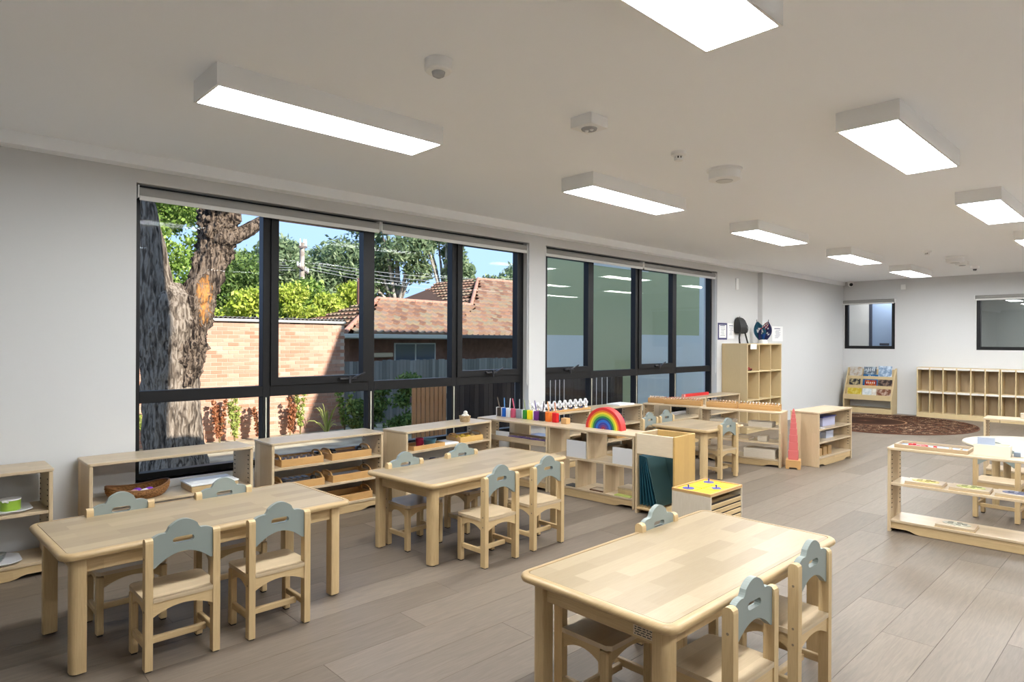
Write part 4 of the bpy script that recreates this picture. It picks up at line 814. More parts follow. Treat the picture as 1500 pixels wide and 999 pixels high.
# notices, bag, flags
def notice(name, label, y0, y1, z0, z1, x=0.0, frame=None, n=6):
    t = thing(name, label, 'notice', (x, (y0 + y1) / 2, (z0 + z1) / 2)); a, b = (y1 - y0) / 2, (z1 - z0) / 2
    if frame: bx('frame', (.0, .006, -a, a, -b, b), frame, t, 0); bx('paper', (.006, .008, -a + .03, a - .03, -b + .03, b - .03), PAPER, t, 0); xx = .0085
    else: bx('paper', (.0, .002, -a, a, -b, b), PAPER, t, 0); xx = .0025
    bm = bmesh.new(); random.seed(int(y0 * 100))
    box(bm, xx - .0004, xx, -a * .6, a * .5, b * .62, b * .74)
    for k in range(n):
        z = b * .45 - k * b * 1.1 / n; s = random.uniform(-.6, -.3); box(bm, xx - .0004, xx, a * s, a * random.uniform(.1, .6), z - .006, z)
    done(bm, 'print', flat('print_grey', (.2, .2, .28)), t); return t
notice('framed_notice', 'navy-framed paper notice on the wall beside the window', 9.15, 9.43, 1.42, 1.68, 0, flat('navy_frame', (.05, .05, .14))); notice('notice_sheet', 'white notice sheet with small pictures between frame and bag', 9.46, 9.68, 1.44, 1.68)
notice('notice_poster', 'white certificate poster behind the flags', 10.86, 11.28, 1.40, 1.66, XJ, None, 8)
t = thing('hanging_bag', 'black backpack hanging on the wall above the tall cabinet', 'bag', (0.0, 9.79, 1.47))
bm = bmesh.new(); loft(bm, [[(.01 + d * (x > 0) * .1, y, z) for x, y in ((0, -w), (0, w), (1, w * .9), (1, -w * .9))] for z, w, d in ((.05, .14, .8), (.10, .15, 1), (.20, .145, .9), (.28, .12, .6), (.31, .07, .35))]); bmesh.ops.bevel(bm, geom=list(bm.edges), offset=.012, segments=2, affect='EDGES'); 
for v in bm.verts: v.co += Vector(noise.noise_vector(v.co * 14)) * .006
for v in bm.verts: v.co.x = max(v.co.x, .004)
done(bm, 'bag_body', flat('black_nylon', (.018, .018, .018), .55), t, True)
for pts in ([(.09, -.10, .08), (.09, -.125, -.02), (.085, -.10, -.10), (.085, -.06, -.13)], [(.09, .05, .09), (.095, .10, -.01), (.09, .17, -.11)]):
    bm = bmesh.new(); tube(bm, pts, .013, 8); done(bm, 'strap', flat('black_nylon', (.018, .018, .018), .55), t, True)
bm = bmesh.new(); tube(bm, [(.05, .14 + .055 + .06 * math.cos(q), .13 + .065 * math.sin(q)) for q in np.linspace(-2.4, 2.4, 14)], .004, 6); done(bm, 'cord_loop', flat('black_nylon', (.018, .018, .018)), t, True)
bm = bmesh.new(); tube(bm, [(0, 0, .30), (.03, 0, .305), (.035, 0, .33)], .006, 8); done(bm, 'hook', MET, t)
t = thing('flag_stand', 'pair of small blue desk flags in a white base on the cabinet', 'flag', (.22, 10.22, 1.363), R(-75))
bm = bmesh.new(); lathe(bm, [(0, 0), (.07, 0), (.07, .03), (.05, .06), (0, .065)], 20); done(bm, 'base', WHITE, t, True)
for lean, cn, c in ((-.10, 'teal', (.012, .10, .17)), (.08, 'navy', (.018, .022, .10))):
    bm = bmesh.new(); tip = Vector((0, lean, .36)); tube(bm, [(0, lean * .15, .05), tip], .004, 6); f = done(bm, 'pole', MET, t)
    bm = bmesh.new(); V = []
    for i in range(13):
        row = []
        for j in range(9):
            s = i / 12; q = j / 8; wv = math.sin(q * 9 + s * 2) * .018 * (.3 + s)
            y = lean * (.15 + .85 * (1 - s)) - lean * .1 + (q - .5) * .20 * math.sin(PI * (.03 + s * .77)); row.append(bm.verts.new((.012 + wv, y, .35 - s * .30 + .02 * abs(q - .4))))
        V.append(row)
    for i in range(12):
        for j in range(8):
            g = bm.faces.new((V[i][j], V[i][j + 1], V[i + 1][j + 1], V[i + 1][j]))
            if cn == 'teal': g.material_index = 1 if ((i - 5.5) ** 2 + (j - 3.5) ** 2 < 4.4 and not ((i - 6) ** 2 + (j - 3.5) ** 2 < 1.0)) else (2 if 7 < i < 11 and 3 < j < 7 else 0)
            else: g.material_index = (1 if (i + j) % 3 == 0 else 2 if (i + j) % 3 == 1 else 0) if i < 5 and j < 6 else (1 if (i, j) in ((6, 3), (8, 6), (9, 2), (7, 5)) else 0)
    me = bpy.data.meshes.new('flag'); bmesh.ops.solidify(bm, geom=list(bm.faces), thickness=.0015); bm.to_mesh(me); bm.free()
    for pg in me.polygons: pg.use_smooth = True
    link('flag_cloth', me, [flat('flag_' + cn, c, .7), flat('flag_white', (.75, .75, .78), .7), flat('flag_r', (.45, .05, .06), .7) if cn == 'navy' else flat('flag_bl', (.01, .07, .30), .7)], t)
    bm = bmesh.new(); lathe(bm, [(0, .36), (.006, .36), (.004, .385), (0, .39)], 8, 0, lean); done(bm, 'finial', BLK, t)

# ------------------------------------------------------------------ far wall: book stand, cubbies, rug
t = thing('book_stand', 'sloping wooden book display stand in the far corner', 'bookcase', (.64, YF - .02, 0)); w = .44; BD = .34
for s in (-1, 1):
    x0, x1 = sorted((s * w, s * (w - .02))); bm = bmesh.new(); prof = [(0, 0), (0, .88), (-.06, .88), (-BD, .33), (-BD, 0)]; loft(bm, [[(x, y, z) for y, z in prof] for x in (x0, x1)]); done(bm, 'side_panel', PLY, t)
tiers = [(-.30, .33), (-.215, .51), (-.13, .69)]
for k, (y, z) in enumerate(tiers):
    bx('ledge', (-w + .02, w - .02, y - .02, y + .075, z - .012, z), PLY, t, .001); bx('lip', (-w + .02, w - .02, y - .032, y - .02, z - (.075 if k == 0 else .03), z + .028), PLY, t, .002)
    bx('rest', (-w + .02, w - .02, y + .065, y + .075, z, z + .17), PLY, t, .001)
bx('bottom', (-w + .02, w - .02, -BD + .01, -.01, .08, .098), PLY, t, .001); bx('kick', (-w + .02, w - .02, -BD, -BD + .015, 0, .098), PLY, t, .001)
BOOKS = [(2, -.28, .23, .205, (.52, .50, .46), (.36, .25, .16), 'pale picture book of animals, top tier of the book stand'), (2, -.02, .23, .215, (.09, .12, .16), (.42, .50, .58), 'dark grey-blue picture book, top tier of the book stand'), (2, .25, .24, .235, (.20, .30, .45), (.60, .70, .80), 'frosty light blue picture book, top tier of the book stand'),
 (1, -.275, .21, .155, (.02, .02, .025), (.60, .50, .28), 'black book with a bright face picture, middle tier'), (1, .01, .27, .245, (.012, .10, .26), (.012, .12, .30), 'bright blue picture book with white title'), (1, .275, .25, .165, (.03, .02, .02), (.30, .20, .15), 'dark brown book with pale faces, middle tier'),
 (0, -.25, .26, .155, (.52, .38, .03), (.66, .58, .16), 'yellow picture book, bottom tier of the book stand'), (0, -.02, .165, .15, (.62, .66, .68), (.42, .50, .54), 'pale blue-white book, bottom tier of the book stand'), (0, .107, .075, .15, (.66, .64, .58), (.5, .45, .4), 'narrow cream book on the bottom tier'), (0, .275, .25, .185, (.16, .06, .03), (.58, .44, .36), 'brown book of animal faces, bottom tier'), (1, .03, .21, .135, (.26, .02, .01), (.60, .22, .04), 'red and orange picture book in front of the blue book')]
for k, (tier, x, bw, bh, c1, c2, lb) in enumerate(BOOKS):
    y, z = tiers[tier]; front = k == 10; t2 = thing('picture_book', lb, 'book', (.64 + x, YF - .02 + y + (-.012 if front else .028), z + .0005), 0, 'picture books on the display stand')
    mb = mottled(f'cover{k}', c1, c2, 14 if k != 4 else 3, .35, 4, 0, .42, .6)
    M = Matrix.Rotation(R(-12), 4, 'X'); bm = bmesh.new(); xbox(bm, M @ Matrix.Translation((0, -.003, bh / 2 + .001)), bw, .003, bh, 0); done(bm, 'cover', mb, t2)
    bm = bmesh.new(); xbox(bm, M @ Matrix.Translation((0, .003, bh / 2 + .001)), bw - .006, .009, bh - .006, 0); done(bm, 'pages', PAPER, t2)
    if k == 4: lettering('Elsie', .07, PAPER, t2, M @ Matrix.Translation((.02, -.0052, bh * .83)) @ Matrix.Rotation(R(90), 4, 'X'))
    elif k in (1, 10): 
        bm = bmesh.new(); random.seed(k)
        for q in range(5): xbox(bm, M @ Matrix.Translation((-bw * .32 + q * bw * .16, -.0052, bh * (.72 if k == 1 else .62))), bw * .06, .0008, bh * random.uniform(.15, .35))
        done(bm, 'title_block', flat('title_pale', (.6, .65, .66) if k == 1 else (.7, .6, .5)), t2)
def cubby(label, x0):
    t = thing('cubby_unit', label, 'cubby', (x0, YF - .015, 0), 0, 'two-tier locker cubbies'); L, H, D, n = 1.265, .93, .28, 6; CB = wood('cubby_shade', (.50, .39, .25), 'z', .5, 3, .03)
    for x in (0, L - .02): bx('side_panel', (x, x + .02, -D, 0, 0, H), PLY, t, .002)
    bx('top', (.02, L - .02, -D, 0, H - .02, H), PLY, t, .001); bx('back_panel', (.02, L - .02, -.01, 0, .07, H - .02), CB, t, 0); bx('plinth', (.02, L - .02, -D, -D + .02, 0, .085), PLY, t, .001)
    for z in (.07, .475): bx('shelf', (.02, L - .02, -D + .002, -.01, z, z + .018), PLY, t, 0)
    for k in range(1, n):
        x = k * L / n
        for a, b in ((.088, .475), (.493, H - .02)): bx('divider', (x - .008, x + .008, -D + .002, -.01, a, b), PLY, t, 0)
    for k in range(n):
        for z in (.452, H - .042): bx('name_strip', (k * L / n + .012, (k + 1) * L / n - .012, -D - .003, -D - .0005 + (0 if z > .5 else 0), z, z + .034), flat('strip_pale', (.72, .68, .62), .5), t, 0)
    return t
cubby('two-tier locker cubby unit nearer the book stand', 1.48); cubby('two-tier locker cubby unit reaching toward the open side of the room', 2.755); cubby('two-tier locker cubby unit farthest along the far wall', 4.03)
RUG = principled('rug_wool', (.1, .04, .02), .95, .1); nt, ln, b = nodes(RUG); tc = nt.new('ShaderNodeTexCoord')
vo = nt.new('ShaderNodeTexNoise'); vo.inputs['Scale'].default_value = 4.0; vo.inputs['Detail'].default_value = 3; vo.inputs['Distortion'].default_value = 2.5; ln.new(tc.outputs['Object'], vo.inputs['Vector'])
rp = ramp(nt, [(.30, (.012, .006, .004)), (.42, (.03, .011, .006)), (.47, (.13, .048, .02)), (.50, (.018, .008, .005)), (.56, (.03, .011, .006)), (.585, (.50, .34, .22)), (.61, (.03, .010, .006)), (.70, (.09, .032, .014))]); ln.new(vo.outputs[0], rp.inputs[0])
ml = nt.new('ShaderNodeVectorMath'); ml.operation = 'SUBTRACT'; ml.inputs[1].default_value = (-.35, .1, 0); ln.new(tc.outputs['Object'], ml.inputs[0]); le = nt.new('ShaderNodeVectorMath'); le.operation = 'LENGTH'; ln.new(ml.outputs[0], le.inputs[0])
r2 = ramp(nt, [(0, (.35, .2, .12)), (.03, (.07, .028, .013)), (.2, (.026, .010, .006)), (.5, (.04, .016, .008)), (.60, (.05, .02, .01)), (.615, (.40, .24, .14)), (.64, (.025, .009, .006))]); ln.new(le.outputs['Value'], r2.inputs[0])
gt = nt.new('ShaderNodeMath'); gt.operation = 'GREATER_THAN'; gt.inputs[1].default_value = .64; ln.new(le.outputs['Value'], gt.inputs[0]); ln.new(mixrgb(nt, ln, 'MIX', gt.outputs[0], r2.outputs[0], rp.outputs[0]), b.inputs['Base Color'])
t = thing('round_rug', 'large round brown patterned rug in front of the book stand', 'rug', (1.42, 12.3, 0)); bm = bmesh.new(); lathe(bm, [(0, .0005), (1.30, .0005), (1.30, .01), (1.285, .012), (0, .012)], 64, 0, 0, 1.145); done(bm, 'pile', RUG, t)
q = ring(1.298, .007, 64, 0, 0, 1.145); bm = bmesh.new(); tube(bm, q + [q[0]], .009, 6); done(bm, 'bound_edge', flat('rug_edge', (.10, .04, .02), .9), t, True)

# ------------------------------------------------------------------ outdoors
G = -.85
struct(bx('ground', (-90, -TH, -40, 90, G - .2, G), mottled('mulch_ground', (.30, .25, .17), (.50, .44, .30), 2.2, .95, 10), bev=0))
BR = island('brick_clay', [(0, (.36, .17, .105)), (.3, (.43, .235, .16)), (.6, (.47, .29, .205)), (.85, (.40, .20, .135)), (1, (.50, .34, .25))], .9, spec=.15)
bw = thing('brick_garage', 'sunlit salmon brick garage wall with a tin roof edge outside', 'wall', (-9.75, 8.27, G)); HB = 2.70
bx('mortar_core', (-.3, -.008, -12, -.01, 0, HB - .01), flat('mortar', (.50, .40, .32), .95), bw, 0)
bb = bmesh.new(); box(bb, -.10, 0, -.115, .115, -.038, .038, .003); bme = bpy.data.meshes.new('brick'); bb.to_mesh(bme); bb.free(); bme.materials.append(BR)
lst = []
for c in range(31):
    for k in range(52):
        y = -.115 - k * .24 - (.12 if c % 2 else 0)
        lst.append((y, .043 + c * .087))
lst.sort(key=lambda q: 0 if -4.4 < q[0] else 1); nb = 0; rest = bmesh.new(); random.seed(3)
front = [q for q in lst if q[0] > -4.4]; order = sorted(front, key=lambda q: (q[1] < .25, -abs(q[0] + 2.2) * -1))
chosen = set(order[:298])
for q in lst:
    dx = random.uniform(-.003, .003)
    if q in chosen: link('brick', bme, None, bw, (dx, q[0], q[1]))
    else: box(rest, -.10 + dx, dx, q[0] - .115, q[0] + .115, q[1] - .038, q[1] + .038)
o = done(rest, 'bricks', BR, bw); o['kind'] = 'stuff'
bm = bmesh.new(); loops = []
for k in range(241):
    y = -12 + k * .05; z = HB + .035 + .018 * (1 if k % 2 else -1); loops.append([(.06, y, z), (-3.0, y, z - .10), (-3.0, y, z - .095), (.06, y, z + .006)])
loft(bm, loops); done(bm, 'tin_roof', flat('weathered_tin', (.22, .19, .16), .6), bw)
bx('gutter', (-.005, .07, -12, .0, HB - .055, HB + .005), flat('gutter_grey', (.42, .42, .38), .5), bw, .008); bx('fascia', (-.02, 0, -12, 0, HB - .09, HB), flat('fascia_brown', (.10, .06, .04), .7), bw, 0)

# gum tree with burly forked trunk
BARK = principled('bark', (.2, .17, .14), .95, .1); nt, ln, b = nodes(BARK); tc = nt.new('ShaderNodeTexCoord')
mp = nt.new('ShaderNodeVectorMath'); mp.operation = 'MULTIPLY'; mp.inputs[1].default_value = (9, 9, 1.6); ln.new(tc.outputs['Object'], mp.inputs[0])
n1 = nt.new('ShaderNodeTexNoise'); n1.inputs['Scale'].default_value = 2.2; n1.inputs['Detail'].default_value = 8; n1.inputs['Distortion'].default_value = .8; ln.new(mp.outputs[0], n1.inputs['Vector'])
rp = ramp(nt, [(.33, (.035, .027, .021)), (.46, (.13, .10, .075)), (.58, (.29, .24, .19)), (.70, (.16, .12, .085))]); ln.new(n1.outputs[0], rp.inputs[0])
sb = nt.new('ShaderNodeVectorMath'); sb.operation = 'SUBTRACT'; sb.inputs[1].default_value = (.42, .38, 2.95); ln.new(tc.outputs['Object'], sb.inputs[0])
sm_ = nt.new('ShaderNodeVectorMath'); sm_.operation = 'MULTIPLY'; sm_.inputs[1].default_value = (1, 2.6, .95); ln.new(sb.outputs[0], sm_.inputs[0]); le2 = nt.new('ShaderNodeVectorMath'); le2.operation = 'LENGTH'; ln.new(sm_.outputs[0], le2.inputs[0])
ns = nt.new('ShaderNodeMath'); ns.operation = 'MULTIPLY_ADD'; ns.inputs[1].default_value = 1.3; ln.new(n1.outputs[0], ns.inputs[0]); ln.new(le2.outputs['Value'], ns.inputs[2])
r2 = ramp(nt, [(.80, (1, 1, 1)), (.98, (0, 0, 0))]); ln.new(ns.outputs[0], r2.inputs[0]); ln.new(mixrgb(nt, ln, 'MIX', r2.outputs[0], rp.outputs[0], (.42, .19, .06)), b.inputs['Base Color'])
bp = nt.new('ShaderNodeBump'); bp.inputs['Strength'].default_value = .9; bp.inputs['Distance'].default_value = .05; ln.new(n1.outputs[0], bp.inputs['Height']); ln.new(bp.outputs[0], b.inputs['Normal'])
BARK2 = BARK.copy(); BARK2.name = 'burl_bark'; e2 = [n_ for n_ in BARK2.node_tree.nodes if n_.type == 'VALTORGB'][0].color_ramp.elements
for q_, c_ in zip(e2, ((.012, .009, .008), (.045, .032, .024), (.20, .15, .11), (.06, .038, .025))): q_.color = (*c_, 1)
def gnarl(name, pts, parent, burl, seg=90, n=72, seed=0):
    P = np.array([p[:3] for p in pts], float); rad = np.array([p[3] for p in pts]); s = np.linspace(0, len(pts) - 1, seg); idx = np.arange(len(pts))
    def sm(a):
        out = np.interp(s, idx, a)
        for _ in range(6): out[1:-1] = (out[:-2] + 2 * out[1:-1] + out[2:]) / 4
        return out
    C = np.stack([sm(P[:, i]) for i in range(3)], 1); r_ = sm(rad); V = np.zeros((seg, n, 3)); bl = sm(np.array(burl, float))
    for i in range(seg):
        for k in range(n):
            q = 2 * PI * k / n; d = Vector((math.cos(q), math.sin(q), 0)); c = Vector(C[i]); p = c + d * r_[i]
            rid = noise.noise(Vector((math.cos(q) * 5, math.sin(q) * 5, p.z * .7 + seed))) * .06 + noise.noise(Vector((math.cos(q) * 14, math.sin(q) * 14, p.z * 1.5 + seed))) * .045
            lump = noise.noise(p * 2.2 + Vector((seed, 0, 0))) * .10
            bur = (abs(noise.noise(p * 4.5 + Vector((0, seed, 0)))) * .55 + abs(noise.noise(p * 10)) * .42 + noise.noise(p * 22) * .16 - .2) * bl[i]
            V[i, k] = c + d * (r_[i] * (1 + rid + lump) + bur * r_[i])
    idx2 = np.arange(seg * n).reshape(seg, n); a = idx2[:-1]; b2 = idx2[1:]
    Fq = np.stack([a, np.roll(a, -1, 1), np.roll(b2, -1, 1), b2], -1).reshape(-1, 4)
    return npmesh(name, V, Fq, BARK2 if name in ('limb', 'branch') and burl[-2] > 0 or seed == 9 else BARK, parent, True)
tr = thing('gum_tree', 'big forked gum tree with burly bark just outside the window', 'tree', (-7.1, 3.5, G)); 
def TP(y, z, r_, x=0): return (x, y - 3.5, z - G, r_)
gnarl('trunk', [TP(3.58, -.95, .56), TP(3.52, -.5, .46), TP(3.46, .4, .43), TP(3.44, 1.1, .46), TP(3.44, 1.6, .50), TP(3.42, 2.1, .42), TP(3.40, 2.35, .22)], tr, [.1, .1, .15, .2, .2, .1, 0], 80, 84, 1)
gnarl('limb', [TP(3.30, 1.2, .32), TP(3.22, 1.9, .36), TP(3.14, 2.68, .29), TP(2.96, 3.63, .24), TP(2.78, 4.6, .22), TP(2.6, 6.2, .16)], tr, [.0, .0, .05, .0, 0, 0], 80, 60, 5)
gnarl('limb', [TP(3.58, .6, .26, .16), TP(3.64, 1.2, .31, .16), TP(3.78, 1.95, .31, .12), TP(4.04, 2.6, .27, .1), TP(4.18, 3.1, .30, .1), TP(4.24, 3.75, .31, .08), TP(4.24, 4.6, .28), TP(4.3, 6.2, .2)], tr, [.6, .9, .9, .3, 1.2, 1.2, .8, .2], 130, 96, 9)
gnarl('branch', [TP(4.15, 3.0, .20, .1), TP(4.5, 3.25, .22, .1), TP(4.85, 3.5, .21, .08), TP(5.25, 3.75, .19), TP(5.9, 4.3, .15), TP(6.6, 5.4, .1)], tr, [.5, .5, .4, .3, .1, 0], 60, 48, 13)

# foliage
def leaves(name, clumps, n, size, mat, parent, seed=0, shell=.55, narrow=.5):
    g = np.random.default_rng(seed); vol = np.array([c[3] * c[4] * c[5] for c in clumps]); wgt = vol ** .67; wgt /= wgt.sum(); ci = g.choice(len(clumps), n, p=wgt); C = np.array(clumps)[ci]
    d = g.normal(size=(n, 3)); d /= np.linalg.norm(d, axis=1)[:, None]; rr_ = (shell + (1 - shell) * g.random(n)) * (1 + .12 * g.normal(size=n)); ctr = C[:, :3] + d * C[:, 3:6] * rr_[:, None]
    a = g.normal(size=(n, 3)); a[:, 2] -= .3; a /= np.linalg.norm(a, axis=1)[:, None]; b_ = np.cross(a, g.normal(size=(n, 3))); b_ /= np.linalg.norm(b_, axis=1)[:, None]
    s = size * (.6 + .8 * g.random(n))[:, None]; V = np.stack([ctr - a * s, ctr + b_ * s * narrow, ctr + a * s, ctr - b_ * s * narrow], 1).reshape(-1, 3); Fq = np.arange(4 * n).reshape(n, 4)
    o = npmesh(name, V, Fq, mat, parent); o['kind'] = 'stuff'; return o
LF = {'dense': island('leaf_dense', [(0, (.08, .15, .025)), (.4, (.18, .28, .05)), (.75, (.30, .41, .09)), (1, (.45, .54, .17))], .6, spec=.25, trans=True),
      'dark': island('leaf_dark', [(0, (.05, .09, .022)), (.5, (.12, .20, .05)), (1, (.24, .32, .09))], .6, spec=.25, trans=True),
      'lime': island('leaf_lime', [(0, (.22, .30, .03)), (.5, (.40, .46, .06)), (1, (.58, .60, .14))], .6, spec=.25, trans=True),
      'gum': island('leaf_gum', [(0, (.09, .14, .07)), (.5, (.20, .27, .13)), (1, (.36, .42, .24))], .6, spec=.25, trans=True),
      'rust': island('leaf_rust', [(0, (.16, .05, .02)), (1, (.36, .14, .06))], .7), 'fresh': island('leaf_fresh', [(0, (.25, .32, .05)), (1, (.55, .58, .20))], .6, trans=True)}
TRK = mottled('grey_trunk', (.16, .13, .10), (.45, .41, .36), 3, .9)
def tree(label, x, y, H, clumps, n, size, kind, seed, name='garden_tree', trunk=.16, group='trees behind the garage', narrow=.5, branches=True):
    t = thing(name, label, 'tree', (x, y, G), 0, group); bm = bmesh.new(); random.seed(seed); tube(bm, [(0, 0, 0), (.15, .1, H * .3), (-.05, .2, H * .55), (.1, 0, H * .8)], [trunk * 1.4, trunk, trunk * .7, trunk * .3], 10); done(bm, 'trunk', TRK, t, True)
    if branches:
        for c in clumps[:12]: bm = bmesh.new(); tube(bm, [(0, .1, H * .35), (c[0] * .5, c[1] * .5, (H * .35 + c[2]) * .55), (c[0], c[1], c[2])], [trunk * .6, trunk * .4, trunk * .12], 7); done(bm, 'branch', TRK, t, True)
    leaves('foliage', clumps, n, size, LF[kind], t, seed, narrow=narrow); return t
def blobs(n, rx, rz, z0, z1, r_, seed, sq=1.0):
    g = np.random.default_rng(seed); out = []
    for _ in range(n): 
        q = g.random() * 2 * PI; d = g.random() ** .5; z = z0 + (z1 - z0) * g.random(); k = r_ * (.7 + .6 * g.random()); out.append((math.cos(q) * d * rx, math.sin(q) * d * rx, z, k, k, k * .75 * sq))
    return out
tree('dense sunlit green tree filling the view between the gum limbs', -21.3, 6.6, 9.5, blobs(34, 2.1, 3, .8, 10.2, 1.1, 1), 42000, .085, 'dense', 1)
tree('dark green bushy tree beside the gum branch', -22.5, 10.0, 6.0, blobs(22, 1.7, 2, 1.0, 5.4, .95, 2), 22000, .085, 'dark', 2)
tree('small dark tree behind the lime shrubs', -22.0, 12.2, 5.0, blobs(14, 1.1, 2, 1.0, 4.6, .8, 12), 8000, .12, 'dense', 12)
for k, (x, y, h, rx, sd) in enumerate(((-15.8, 6.9, 2.9, .9, 3), (-15.4, 8.3, 3.3, 1.0, 4), (-19.9, 11.7, 4.2, 1.15, 5), (-20.8, 13.3, 3.9, 1.0, 6), (-14.8, 4.9, 3.0, .9, 7))):
    tree(('lime green shrub over the garage roof, beside the gum trunk', 'lime green shrub over the garage roof, before the dark bushy tree', 'tallest lime green shrub over the garage roof', 'lime green shrub at the foot of the power pole', 'lime green shrub glimpsed behind the gum trunk')[k], x, y, h, blobs(12, rx, 1, .9, h + .3, .55, sd), 6500, .085, 'lime', sd, 'lime_shrub', .06, 'lime shrubs over the garage')
tree('light green rounded bush beside the tiled roof', -22.1, 15.2, 3.9, blobs(14, 1.55, 1, 1.8, 4.4, .85, 8), 10000, .11, 'lime', 8, 'round_bush', .1)
GT = 'tall gum trees in the distance'
tree('distant gum tree left of the power pole', -36, 17.6, 9, blobs(16, 2.6, 2, 3.0, 8.2, 1.3, 21), 7500, .22, 'gum', 21, 'gum_tree', .18, GT, .35)
tree('distant gum tree close behind the power pole', -37, 20.3, 8, blobs(14, 2.2, 2, 2.5, 6.8, 1.3, 25), 6500, .22, 'gum', 25, 'gum_tree', .18, GT, .35)
tree('distant dense gum tree right of the power pole', -36, 23.0, 9, blobs(20, 2.7, 2, 3.0, 8.6, 1.4, 22), 9500, .22, 'gum', 22, 'gum_tree', .2, GT, .35)
tree('tall airy gum tree with pale trunk above the tiled roof', -33.5, 25.6, 12, blobs(18, 2.6, 2, 5.0, 11.5, 1.15, 23), 7000, .22, 'gum', 23, 'gum_tree', .24, GT, .35)
tree('tall airy gum tree beside the window mullion above the roof', -31, 28.0, 11, blobs(14, 2.0, 2, 6.0, 10.5, 1.0, 24), 5200, .22, 'gum', 24, 'gum_tree', .2, GT, .35)
tree('dark tree rising behind the roof ridge by the window edge', -24.8, 28.5, 7, blobs(16, 1.5, 2, 2.5, 7.6, .95, 26), 8000, .17, 'gum', 26, 'garden_tree', .2, GT, .4)
# power pole
t = thing('power_pole', 'weathered timber power pole with crossarms and insulators', 'pole', (-25.3, 14.65, G)); z0 = -G
cylp = bmesh.new(); lathe(cylp, [(0, 0), (.16, 0), (.12, 6.2 + z0), (0, 6.2 + z0)], 14); done(cylp, 'post', mottled('pole_wood', (.20, .16, .13), (.42, .37, .32), 4, .9), t, True)
for z, L, dz, nm in ((5.98, .95, .0, 'crossarm'), (4.85, 1.3, .08, 'crossarm')):
    bm = bmesh.new(); xbox(bm, Matrix.Translation((.1, 0, z + z0)) @ Matrix.Rotation(R(-46), 4, 'Z') @ Matrix.Rotation(R(7 if z > 5 else -10), 4, 'Y'), L, .1, .1, .01); ar = done(bm, nm, flat('arm_wood', (.13, .10, .09), .9), t)
    for s in (-.42, -.12, .42) if z > 5 else (-.55, -.3, .3, .55):
        bm = bmesh.new(); lathe(bm, [(0, 0), (.03, 0), (.05, .06), (.03, .1), (.045, .15), (.02, .36 if z > 5 else .2), (0, .36 if z > 5 else .2)], 10, .1 + s * .7 * L, -s * .72 * L); o = done(bm, 'insulator', WHITE, ar, True); o.location = (0, 0, z + z0 + .04 - s * (.1 if z > 5 else -.15))
def wire(label, a, b, sag):
    bm = bmesh.new(); P = []
    for k in range(17):
        q = k / 16; p = Vector(a).lerp(Vector(b), q); p.z -= sag * 4 * q * (1 - q); P.append(p)
    tube(bm, P, .009, 5); tag(done(bm, 'power_line', flat('cable_pale', (.40, .40, .41), .4), None, True), label, 'cable', 'overhead lines')
for k in range(4):
    wire('overhead cable sagging from the pole toward the gum tree', (-25.5 - .15 * k, 14.4 - .1 * k, 4.85 + .12 * k), (-33, 3.0 + k * .3, 6.2 + .25 * k), .45)
    wire('overhead cable sagging from the pole over the tiled roof', (-25.1 + .15 * k, 14.9 + .12 * k, 4.9 + .1 * k), (-22.5 + .3 * k, 31, 4.6 + .35 * k), .55)

